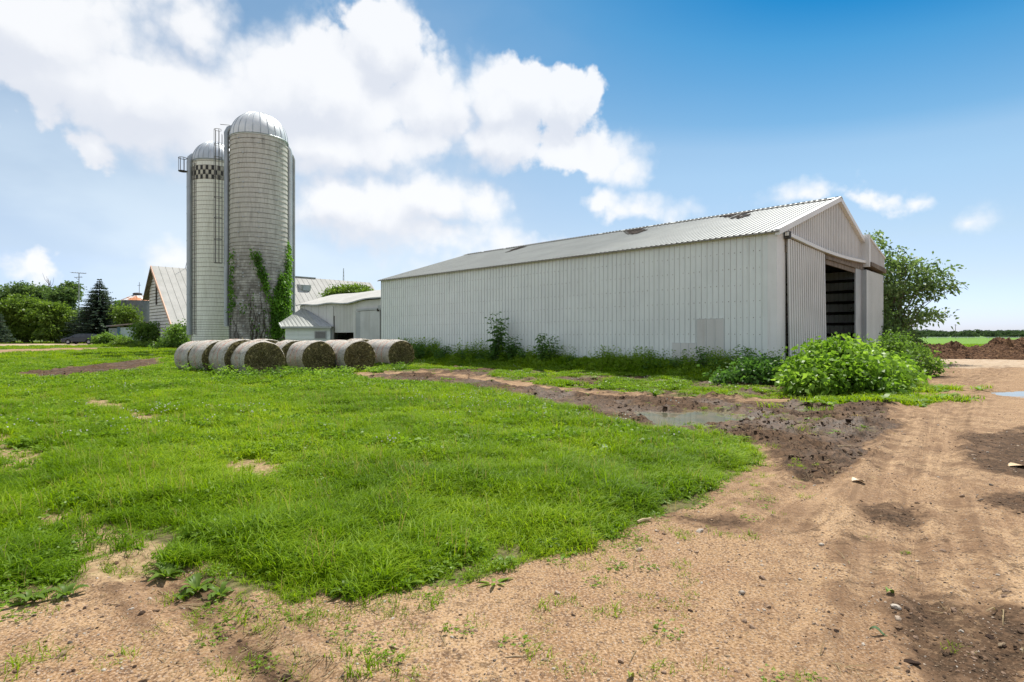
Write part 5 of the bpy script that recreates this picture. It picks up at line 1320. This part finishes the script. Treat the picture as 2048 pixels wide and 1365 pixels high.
# ------------------------------------------------------------------ scatter: one object of points, instances by geometry nodes
def scatter(name, protos, pts, rot, scl, idx, label=None, extra=None):
    pc = bpy.data.collections.new(name + '_kinds')
    for i, o in enumerate(protos): o.name = f'{i:02d}_{name}'; pc.objects.link(o)
    me = bpy.data.meshes.new(name); n = len(pts)
    me.vertices.add(n); me.vertices.foreach_set('co', np.ascontiguousarray(pts, np.float32).ravel())
    for nm, ty, dt, arr in (('rot', 'FLOAT_VECTOR', 'vector', rot), ('scl', 'FLOAT_VECTOR', 'vector', scl), ('idx', 'INT', 'value', idx)):
        a = me.attributes.new(nm, ty, 'POINT'); a.data.foreach_set(dt, np.ascontiguousarray(arr, np.int32 if ty == 'INT' else np.float32).ravel())
    o = link(bpy.data.objects.new(name, me)); tag(o, label, None, None, 'stuff')
    ng = bpy.data.node_groups.new(name, 'GeometryNodeTree')
    ng.interface.new_socket('Geometry', in_out='INPUT', socket_type='NodeSocketGeometry'); ng.interface.new_socket('Geometry', in_out='OUTPUT', socket_type='NodeSocketGeometry')
    N = ng.nodes; K = ng.links
    gi, go = N.new('NodeGroupInput'), N.new('NodeGroupOutput'); ip = N.new('GeometryNodeInstanceOnPoints'); ci = N.new('GeometryNodeCollectionInfo')
    ci.inputs['Collection'].default_value = pc; ci.inputs['Separate Children'].default_value = True; ci.inputs['Reset Children'].default_value = True
    ip.inputs['Pick Instance'].default_value = True
    def na(nm, ty):
        q = N.new('GeometryNodeInputNamedAttribute'); q.data_type = ty; q.inputs['Name'].default_value = nm; return q.outputs[0]
    K.new(gi.outputs[0], ip.inputs['Points']); K.new(ci.outputs[0], ip.inputs['Instance']); K.new(na('idx', 'INT'), ip.inputs['Instance Index'])
    er = N.new('FunctionNodeEulerToRotation'); K.new(na('rot', 'FLOAT_VECTOR'), er.inputs[0]); K.new(er.outputs[0], ip.inputs['Rotation'])
    K.new(na('scl', 'FLOAT_VECTOR'), ip.inputs['Scale']); K.new(ip.outputs[0], go.inputs[0])
    md = o.modifiers.new('scatter', 'NODES'); md.node_group = ng
    return o
def blades(n, rad, h0, h1, w, arch, mat, seed, segs=3, lean=.35):
    g = np.random.default_rng(seed); Q = []
    for k in range(n):
        a = g.uniform(0, 6.283); q = rad * math.sqrt(g.uniform()); b = np.array([q * math.cos(a), q * math.sin(a), -.02]); az = g.uniform(0, 6.283)
        d = np.array([math.cos(az), math.sin(az), 0]); sd_ = np.array([-d[1], d[0], 0]); h = g.uniform(h0, h1); ln = g.uniform(0, lean) * h; ac = arch * g.uniform(.3, 1.3) * h; ww = w * g.uniform(.7, 1.25) * .5
        pr = None
        for i in range(segs + 1):
            s_ = i / segs; p = b + d * (ln * s_ + ac * s_ * s_ * s_) + np.array([0, 0, h * (s_ - .45 * arch * s_ ** 3)]); wv = ww * (1 - s_ ** 2.2) + .0006; tw = sd_ * math.cos(.5 * s_) + np.array([0, 0, .3 * math.sin(s_)])
            l, r_ = p - tw * wv, p + tw * wv
            if pr is not None: Q.append([pr[0], pr[1], r_, l])
            pr = (l, r_)
    return quads_shared('tuft', np.array(Q), mat, segs)
def quads_shared(name, V, mat, segs):
    """blade strips whose segments share vertices, so each blade is one island"""
    nb = len(V) // segs; me = bpy.data.meshes.new(name); vs = []; fs = []
    for b in range(nb):
        o = len(vs); vs += [tuple(V[b * segs][0]), tuple(V[b * segs][1])]
        for i in range(segs):
            q = V[b * segs + i]; vs += [tuple(q[3]), tuple(q[2])]; fs.append((o + 2 * i, o + 2 * i + 1, o + 2 * i + 3, o + 2 * i + 2))
    me.from_pydata(vs, [], fs); me.materials.append(mat); me.polygons.foreach_set('use_smooth', [True] * len(fs)); me.update()
    return bpy.data.objects.new(name, me)
def rosette(n, L, w, rise, mat, seed, rad=.02):
    g = np.random.default_rng(seed); Q = []; segs = 3
    for k in range(n):
        az = k * 2.4 + g.normal(0, .3); d = np.array([math.cos(az), math.sin(az), 0]); sd_ = np.array([-d[1], d[0], 0]); ll = L * g.uniform(.6, 1.15); rs = rise * g.uniform(.4, 1.3); pr = None
        for i in range(segs + 1):
            s_ = i / segs; p = d * (rad + ll * s_) + np.array([0, 0, ll * rs * (s_ - .75 * s_ * s_) * 1.6]); wv = w * .5 * math.sin(math.pi * min(.97, .12 + .85 * s_)) ; l, r_ = p - sd_ * wv, p + sd_ * wv
            if pr is not None: Q.append([pr[0], pr[1], r_, l])
            pr = (l, r_)
    return quads_shared('rosette', np.array(Q), mat, segs)
def clover(n, rad, h, lf, mat, seed):
    g = np.random.default_rng(seed); P = []; D = []; L = []
    for k in range(n):
        a = g.uniform(0, 6.283); q = rad * math.sqrt(g.uniform()); hh = h * g.uniform(.5, 1.1); c = np.array([q * math.cos(a), q * math.sin(a), hh])
        for j in range(3):
            b = a + j * 2.1; P.append(c); D.append([math.cos(b), math.sin(b), g.uniform(-.1, .35)]); L.append(lf * g.uniform(.7, 1.2))
    V = leaf_quads(np.array(P), np.array(D), np.array(L), .42, .1, g)
    return quads('clover', V, mat, False)
G_LUSH = leaf_mat('lush_grass_blade', [(.065, .135, .004), (.155, .265, .005), (.31, .42, .014)], rough=.5, patch=.35, spec=.10)
G_LIGHT = leaf_mat('pale_grass_blade', [(.085, .165, .004), (.19, .305, .006), (.35, .45, .016)], rough=.5, patch=.35, spec=.10)  # paler yellow-green kind of grass, mixed in among the lush
G_DRY = leaf_mat('dry_straw', [(.34, .23, .10), (.46, .34, .17), (.27, .22, .09)], rough=.7, patch=1.2)
G_WEED = leaf_mat('ground_weed_leaf', [(.11, .20, .014), (.16, .27, .02), (.24, .35, .045)], rough=.45)
G_FLOWER = simple('clover_flower_white', (.72, .72, .66), (.60, .62, .52), 8, .8, 0, 0)
tufts = [blades(32, .11, .12, .26, .0085, .75, G_LUSH, 1, 5, .25), blades(32, .11, .10, .22, .008, .7, G_LIGHT, 2, 5, .25), blades(30, .12, .07, .17, .0075, .7, G_LIGHT, 3, 4, .25), blades(36, .13, .05, .11, .0055, .4, G_LIGHT, 4),
         clover(22, .14, .085, .026, G_WEED, 5), rosette(9, .16, .036, .55, G_WEED, 6), blades(16, .10, .18, .36, .0045, .3, G_LIGHT, 7, 4), blades(26, .16, .02, .07, .004, 1.6, G_DRY, 8),
         blades(46, .24, .11, .24, .017, .7, G_LUSH, 9, 3, .25), blades(46, .26, .08, .19, .016, .7, G_LIGHT, 10, 3, .25), clover(34, .28, .12, .055, G_WEED, 11), rosette(8, .26, .09, .5, G_WEED, 12), blades(70, .5, .10, .26, .028, .5, G_LIGHT, 13)]
def flowers():
    g = np.random.default_rng(3); Q = []
    for k in range(5):
        c = np.array([*g.uniform(-.14, .14, 2), g.uniform(.12, .2)])
        for j in range(7): d = unit(g.normal(size=3)); s_ = unit(np.cross(d, g.normal(size=3))); t_ = np.cross(d, s_); r_ = .012; Q.append([c + d * .006 - s_ * r_, c + d * .006 - t_ * r_, c + d * .006 + s_ * r_, c + d * .006 + t_ * r_])
    return quads('flower', np.array(Q), G_FLOWER, False)
tufts.append(flowers())          # index 13
def tall_weed(seed):
    g = np.random.default_rng(seed); P = []; D = []; L = []
    for k in range(7):
        a = g.uniform(0, 6.283); q = .16 * math.sqrt(g.uniform()); h = g.uniform(.35, .8); lx, ly = g.normal(0, .10, 2)
        for j in range(15):
            s_ = (j + g.uniform()) / 15; b = j * 2.4 + g.normal(0, .3); P.append([q * math.cos(a) + lx * s_, q * math.sin(a) + ly * s_, h * s_]); D.append([math.cos(b), math.sin(b), g.uniform(.1, .8)]); L.append(.15 * (1.1 - .6 * s_) * g.uniform(.7, 1.2))
    return quads('weed', leaf_quads(np.array(P), np.array(D), np.array(L), .2, .3, g), G_WEED, False)
tufts += [tall_weed(61), tall_weed(62), blades(5, .10, .22, .38, .0035, .25, G_DRY, 63, 4, .3)]          # 14, 15 weeds, 16 dry seed stems
def sample(n, d0, d1, seed, umax=1.12, power=1.0):
    g = np.random.default_rng(seed); y = np.sqrt(g.uniform(d0 * d0, d1 * d1, n)) if power == 1 else d0 * (d1 / d0) ** g.uniform(0, 1, n)
    return g.uniform(-umax, umax, n) * y, y, g
BLOCK = [(BO + B * q[0] + A * q[1]).to_2d() for q in ((.02, .02), (BW, .02), (BW, BL), (.02, BL))]
def free(x, y):
    k = ~inside([tuple(q) for q in BLOCK], x, y)
    for b_ in BALES:
        c = Vector((b_[0], b_[1], 0)) + A * .72; k &= np.hypot(x - c.x, y - c.y) > .55
    k &= np.hypot(x - SILO1[0], y - SILO1[1]) > 2.6; k &= np.hypot(x - SILO2[0], y - SILO2[1]) > 2.2
    k &= ~((x > -18.2) & (x < -14.5) & (y > 45) & (y < 48))
    return k
def grass():
    XS, YS, RT, SC, ID = [], [], [], [], []
    # bands: (n, near, far, tuft kinds with weights, scale range)
    bands = [(30000, 2.4, 7.5, ((0, .36), (1, .28), (2, .16), (3, .03), (4, .07), (5, .05), (6, .02)), (.75, 1.2)),
             (44000, 7.5, 16, ((0, .24), (1, .26), (2, .22), (3, .05), (4, .07), (5, .05), (6, .03), (13, .012), (9, .10), (10, .015), (11, .03)), (.8, 1.25)),
             (46000, 16, 36, ((8, .28), (9, .40), (10, .13), (11, .08), (6, .04), (13, .012)), (.7, 1.25)),
             (26000, 36, 105, ((12, .7), (9, .15), (10, .1), (11, .05)), (.7, 1.25))]
    for bi, (n, d0, d1, kinds, (s0, s1)) in enumerate(bands):
        um = 1.6 if d1 < 30 else 1.15; n = int(n * um / 1.1); x, y, g = sample(n, d0, d1, 100 + bi, um)
        w = grass_w(x, y); st = inside(STRIP, *warp(x, y)); cl = fbm(x * 1.7, y * 1.7, 41); f2 = fbm(x * .28, y * .28, 47)
        e2 = sum(grass_w(x + dx, y + dy) for dx, dy in ((.35, 0), (-.35, 0), (0, .35), (0, -.35), (.7, .3), (-.7, .3), (.4, -.7), (-.4, -.7))) / 8; th = sstep(.16, .80, e2 + (fbm(x * 2.6, y * 2.6, 63) - .5) * 1.5); w = w * (.35 + .65 * th)
        keep = (g.uniform(0, 1, n) < w * (.46 + .62 * sstep(.32, .58, cl))) & free(x, y) & ~(pud_d(x, y) > 0)
        x, y, cl, f2, st, th = x[keep], y[keep], cl[keep], f2[keep], st[keep], th[keep]; m_ = len(x)
        k_ = g.choice([q[0] for q in kinds], m_, p=np.array([q[1] for q in kinds]) / sum(q[1] for q in kinds))
        k_ = np.where((k_ == 13) & (f2 < .5), 2 if d1 < 20 else 9, k_)
        f3 = fbm(x * .55 + 70, y * .55, 57); wd_ = (f3 > .50) & (g.uniform(0, 1, m_) < .42); k_ = np.where(wd_, g.choice([4, 5, 5] if d1 < 17 else [11, 11, 10], m_), k_)
        k_ = np.where(g.uniform(0, 1, m_) < .022, 16, k_); k_ = np.where(g.uniform(0, 1, m_) < .02, 7, k_)
        # distance from the edge decides height: thin, short tufts along the margin
        ed = sum(grass_w(x + dx, y + dy) for dx, dy in ((.45, 0), (-.45, 0), (0, .45), (0, -.45))) / 4
        s = g.uniform(s0, s1, m_) * (.70 + .42 * sstep(.3, .64, cl)) * (.62 + .43 * sstep(.15, .8, ed)) * np.where(st, .8, 1.0) * np.where(f2 > .5, 1.05, .9)
        s = s * (.38 + .62 * th)
        s = np.where(k_ == 13, 1.0, s)
        XS.append(x); YS.append(y); ID.append(k_); SC.append(s); RT.append(g.uniform(0, 6.283, m_))
    # dry straw in the bare wheel tracks and at the margin
    x, y, g = sample(16000, 2.4, 22, 120, 1.1); b = bare_w(x, y); ed = sum(grass_w(x + dx, y + dy) for dx, dy in ((.3, 0), (-.3, 0), (0, .3), (0, -.3))) / 4
    keep = g.uniform(0, 1, len(x)) < np.maximum(b * .7, .10 * (ed > .05) * (ed < .9)); x, y = x[keep], y[keep]
    XS.append(x); YS.append(y); ID.append(np.full(len(x), 7)); SC.append(g.uniform(.6, 1.3, len(x))); RT.append(g.uniform(0, 6.283, len(x)))
    # sprouts on the open dirt
    x, y, g = sample(6000, 2.2, 22, 121, 1.1, 2); near = np.minimum.reduce([np.hypot(*(np.array(GRASS)[:, :, None] - np.stack([x, y])[None]).transpose(1, 0, 2)).min(0)])
    cl = fbm(x * 1.3, y * 1.3, 91); keep = (g.uniform(0, 1, len(x)) < np.exp(-near / .36) * 1.9 * (cl > .42) + .010 * (cl > .55)) & (grass_w(x, y) < .3) & (x < 3.2) & ~(pud_d(x, y) > 0); x, y = x[keep], y[keep]
    XS.append(x); YS.append(y); ID.append(g.choice([2, 3, 3, 3, 4], len(x))); SC.append(g.uniform(.2, .5, len(x))); RT.append(g.uniform(0, 6.283, len(x)))
    # sprouts seen in the photograph in the foreground and the mud
    spots = [(605, 1240, .55), (612, 1262, .4), (720, 1352, .6), (765, 1350, .55), (30, 1330, .7), (80, 1300, .5), (70, 1325, .45), (115, 1325, .4), (200, 1340, .35), (245, 1325, .35), (10, 1365, .7), (797, 1228, .4), (800, 1262, .45), (845, 1262, .3), (1372, 1070, .5), (1520, 955, .55), (1515, 975, .4), (1645, 822, 1.0), (1655, 828, .9), (1540, 840, .9), (1560, 845, .8), (1600, 868, .9), (1630, 870, .8), (1520, 930, .7), (1545, 900, .7), (1460, 845, .6), (1500, 820, .7), (1385, 840, .7), (360, 1190, .6), (345, 1200, .5)]
    x = np.array([gp(a, b)[0] for a, b, c in spots]); y = np.array([gp(a, b)[1] for a, b, c in spots]); g = np.random.default_rng(5)
    XS.append(x); YS.append(y); ID.append(g.choice([2, 3, 3], len(x))); SC.append(np.array([c for a, b, c in spots])); RT.append(g.uniform(0, 6.283, len(x)))
    # weeds and longer grass in the shade along the long wall, the bales and the bushes
    g = np.random.default_rng(131); n = 3600; q = g.uniform(-.5, 27, n); off = np.abs(g.normal(0, .6, n)) + .08
    x = BO.x + A.x * q - B.x * off; y = BO.y + A.y * q - B.y * off; k = free(x, y); x, y, off, q = x[k], y[k], off[k], q[k]
    XS.append(x); YS.append(y); ID.append(g.choice([8, 8, 8, 10, 11], len(x))); SC.append(g.uniform(1.8, 3.6, len(x)) * np.where((q > 4) & (q < 12), 1.25, 1.0) * (1.15 - .45 * np.clip(off, 0, 1.5))); RT.append(g.uniform(0, 6.283, len(x)))
    n = 640; q = g.uniform(-.6, 26, n); off = np.abs(g.normal(0, .40, n)) + .15; x = BO.x + A.x * q - B.x * off; y = BO.y + A.y * q - B.y * off; k = free(x, y) & (fbm(q * .5, q * 0, 77) > .36); x, y = x[k], y[k]
    XS.append(x); YS.append(y); ID.append(g.choice([14, 15], len(x))); SC.append(g.uniform(.65, 1.6, len(x)) * np.where((q[k] > 15) & (q[k] < 23), 1.25, 1.0)); RT.append(g.uniform(0, 6.283, len(x)))
    cx = np.concatenate([[b_[0] + A.x * t_ - B.x * .9 for t_ in (0, .7, 1.4)] + [b_[0] - A.x * .35 + B.x * t_ for t_ in (-.6, 0, .6)] for b_ in BALES]); cy = np.concatenate([[b_[1] + A.y * t_ - B.y * .9 for t_ in (0, .7, 1.4)] + [b_[1] - A.y * .35 + B.y * t_ for t_ in (-.6, 0, .6)] for b_ in BALES])
    rp = 9; x = np.repeat(cx, rp) + g.normal(0, .3, len(cx) * rp); y = np.repeat(cy, rp) + g.normal(0, .3, len(cx) * rp); k = free(x, y); x, y = x[k], y[k]
    XS.append(x); YS.append(y); ID.append(g.choice([8, 9, 11, 10], len(x))); SC.append(g.uniform(.8, 1.5, len(x))); RT.append(g.uniform(0, 6.283, len(x)))
    for (bx, by, rr, nn) in ((9.0, 13.7, 1.7, 300), (11.8, 16.6, 1.2, 200)):
        x = bx + g.normal(0, rr * .6, nn); y = by + g.normal(0, .35, nn) + .25 * (x - bx); XS.append(x); YS.append(y); ID.append(g.choice([8, 9, 9, 11], nn)); SC.append(g.uniform(.8, 1.5, nn)); RT.append(g.uniform(0, 6.283, nn))
    x = np.concatenate(XS); y = np.concatenate(YS); s = np.concatenate(SC); r_ = np.concatenate(RT); k_ = np.concatenate(ID)
    z = hgt_fine(x, y) - .005; n = len(x); g = np.random.default_rng(9)
    rot = np.stack([g.normal(0, .08, n), g.normal(0, .08, n), r_], 1); sc = np.stack([s ** .6, s ** .6, s], 1)
    print('grass tufts', n)
    scatter('grass', tufts, np.stack([x, y, z], 1), rot, sc, k_, 'lush green grass with clover growing over the yard')
grass()
def lumps(name, n, seed, rough, flat, mats, cnt=5):
    out = []
    for k in range(cnt):
        bm = bmesh.new(); bmesh.ops.create_icosphere(bm, subdivisions=2, radius=1); g = np.random.default_rng(seed + k); off = g.uniform(0, 50, 3)
        for v in bm.verts:
            p = v.co; q = float(fbm(np.array([p.x * 1.3 + off[0] + p.z]), np.array([p.y * 1.3 + off[1] - p.z * .7]), k, 3)[0]); v.co = p * (1 + (q - .5) * rough); v.co.z *= flat
        me = bpy.data.meshes.new(name); bm.to_mesh(me); bm.free(); me.materials.append(mats[k % len(mats)]); out.append(bpy.data.objects.new(name, me))
    return out
import bmesh
def gravel():
    ms = [simple('pebble', c, tuple(q * .7 for q in c), 9, .85, 0, 0) for c in ((.30, .20, .13), (.38, .29, .21), (.09, .07, .055), (.22, .14, .09), (.44, .38, .31))]
    pr = lumps('pebble', 5, 1, .9, .6, ms); x, y, g = sample(16000, 2.15, 13, 200, 1.05, 2)
    cl = fbm(x * .9, y * .9, 33); w = grass_w(x, y) + mud_w(x, y); keep = (w < .2) & (g.uniform(0, 1, len(x)) < .2 + sstep(.40, .62, cl)); x, y = x[keep], y[keep]; n = len(x)
    s = .0021 * np.exp(np.abs(g.normal(0, .62, n))) * (1 + .10 * y); idx = g.choice([0, 0, 0, 1, 1, 2, 3, 3, 3, 4], n)
    scatter('gravel', pr, np.stack([x, y, hgt_fine(x, y) + s * .1], 1), g.uniform(0, 6.28, (n, 3)) * [.1, .1, 1], np.stack([s * g.uniform(.8, 1.4, n), s, s], 1), idx, 'small pebbles strewn over the sandy dirt')
gravel()
def clods():
    ms = [simple('clod', c, tuple(q * .6 for q in c), 6, .95, 0, 0, .1) for c in ((.065, .042, .028), (.11, .070, .045), (.045, .028, .020), (.17, .11, .07), (.23, .17, .11))]
    pr = lumps('clod', 5, 40, 1.5, .62, ms); x, y, g = sample(130000, 2.3, 26, 210, 1.05, 2)
    m = mud_w(x, y); st = stain_w(x, y); w = np.maximum(m * (m > .55), st * .22) * (.15 + 1.3 * sstep(.40, .6, fbm(x * 1.5, y * 1.5, 37))) + .016 * sstep(.45, .62, fbm(x * .5 + 9, y * .5, 39)); keep = (g.uniform(0, 1, len(x)) < w) & (grass_w(x, y) < .4) & ~(pud_d(x, y) > 0); x, y, m = x[keep], y[keep], m[keep]; n = len(x)
    s = .0033 * np.exp(np.abs(g.normal(0, .66, n))) * np.where(m > 0, 1.25, .8) * (1 + .05 * y); s = np.minimum(s, .045)
    scatter('mud_clods', pr, np.stack([x, y, hgt_fine(x, y) + s * .15], 1), g.uniform(0, 6.28, (n, 3)) * [.04, .04, 1], np.stack([s * g.uniform(.8, 1.8, n), s, s * .8], 1), g.choice([0, 0, 1, 1, 2, 3, 4], n), 'dark clods of mud and dung scattered on the ground')
    # chopped straw and stems over mud and dirt
    mst = leaf_mat('straw_bit', [(.30, .21, .11), (.42, .33, .19), (.14, .095, .06)], rough=.8, tr=.5); q = [blades(7, .07, .02, .05, .004, 2.2, mst, 300 + k, 2, 1.5) for k in range(3)]
    x, y, g = sample(9000, 2.2, 20, 220, 1.05, 2); w = .35 * mud_w(x, y) + .2 * (fbm(x * 1.1, y * 1.1, 43) > .56) + .5 * (polydist(TRACKS[3], x, y)[0] < .35) + .02; keep = (g.uniform(0, 1, len(x)) < w) & (grass_w(x, y) < .3) & ~(pud_d(x, y) > 0); x, y = x[keep], y[keep]; n = len(x)
    scatter('straw_litter', q, np.stack([x, y, hgt_fine(x, y) + .004], 1), np.stack([g.normal(0, .1, n), g.normal(0, .1, n), g.uniform(0, 6.28, n)], 1), np.ones((n, 3)) * (g.uniform(.5, 1.4, n) * (1 + .03 * y))[:, None], g.integers(0, 3, n), 'bits of dry straw scattered on mud and dirt')
clods()
# ------------------------------------------------------------------ far woods and hedge on the plain
def woods():
    g = np.random.default_rng(8); ms = [leaf_mat('far_wood_leaf', [(.035, .065, .035), (.05, .085, .045), (.07, .11, .055)], rough=.7), ]
    pr = []
    for k in range(4):
        d = unit(g.normal(size=(620, 3))); d[:, 2] = np.abs(d[:, 2]) * 1.1 - .25; P = d * g.uniform(.6, 1.05, (620, 1)) * [1, 1, .95]; P[:, 2] += .55 + .15 * fbm(P[:, 0] * 2, P[:, 1] * 2, k)
        pr.append(quads('crown', leaf_quads(P, d + g.normal(size=P.shape) * .7, g.uniform(.12, .26, 620), .45, .1, g), ms[0], False))
    X, Y, Sx = [], [], []
    for (y0, y1, x0, x1, n, h) in ((760, 860, -500, 1150, 620, 8.2), (820, 940, 480, 1000, 200, 10.5), (330, 345, 225, 560, 70, 3.2), (300, 330, 240, 262, 8, 4.2)):
        x = g.uniform(x0, x1, n); y = g.uniform(y0, y1, n); X.append(x); Y.append(y); Sx.append(h * .55 * g.uniform(.55, 1.2, n) * (.6 + .85 * fbm(x * .012, y * 0, 6)))
    x, y, s = map(np.concatenate, (X, Y, Sx)); n = len(x)
    scatter('far_woods', pr, np.stack([x, y, 0 * x], 1), np.stack([0 * x, 0 * x, g.uniform(0, 6.28, n)], 1), np.stack([s * 1.25, s * 1.25, s], 1), g.integers(0, 4, n), 'distant belt of trees along the flat horizon')
woods()
# ------------------------------------------------------------------ small single things on the ground
def leafy_bit(px, py, L, w, col, label, name='fallen_leaf', rz=0.0):
    x, y = gp(px, py); b = MB(); n = 6; vs = []
    for i in range(n + 1):
        s_ = i / n; ww = w * .5 * math.sin(math.pi * min(.98, .06 + .9 * s_)); zz = .012 + .018 * math.sin(s_ * 5)
        vs += [(L * (s_ - .5), -ww, zz + .008), (L * (s_ - .5), 0, zz), (L * (s_ - .5), ww, zz + .010)]
    b.add(vs, [(i * 3 + j, i * 3 + j + 1, (i + 1) * 3 + j + 1, (i + 1) * 3 + j) for i in range(n) for j in (0, 1)])
    o = b.build(name, simple('leaf_colour', col, None, 30, .6, 0, 0)); o.location = (x, y, float(hgt_fine(np.array([x]), np.array([y]))[0])); o.rotation_euler = (0, 0, rz); tag(o, label, 'leaf')
leafy_bit(1757, 1255, .085, .03, (.13, .21, .09), 'long narrow green leaf lying on the dirt, nearest the camera', rz=-.6)
leafy_bit(1780, 1180, .06, .05, (.20, .30, .05), 'short yellow-green leaf lying on the dirt road', rz=.4)
leafy_bit(1717, 972, .16, .11, (.62, .50, .34), 'pale cream dry leaf lying on the dirt road', rz=.2)
leafy_bit(2040, 935, .30, .16, (.55, .38, .20), 'tan corn husk leaf lying on the dark dung stain', rz=.1)
leafy_bit(1262, 1352, .05, .03, (.36, .42, .07), 'yellowish sprig lying low on the dirt at the bottom edge', rz=1.0)
def stick(px, py, L, r_, rz, label):
    x, y = gp(px, py); b = MB(); b.tube([(-L / 2, 0, r_), (-L * .1, L * .05, r_ * 1.5), (L * .25, L * .02, r_ * 1.4), (L / 2, L * .09, r_ * 1.8)], [r_, r_ * 1.15, r_, r_ * .6], 6)
    o = b.build('stick', simple('weathered_twig', (.40, .30, .18), (.26, .18, .10), 9)); o.location = (x, y, float(hgt_fine(np.array([x]), np.array([y]))[0])); o.rotation_euler = (0, 0, rz); tag(o, label, 'stick')
stick(1290, 1041, .16, .013, .45, 'pale broken stick at the grass margin')
stick(1032, 1313, .11, .003, .05, 'thin bare twig lying on the open dirt')
stick(788, 1298, .06, .004, -.5, 'short dark twig on the dirt below the grass')
stick(1685, 892, .34, .008, 0, 'long straw stalk lying across the dirt road')
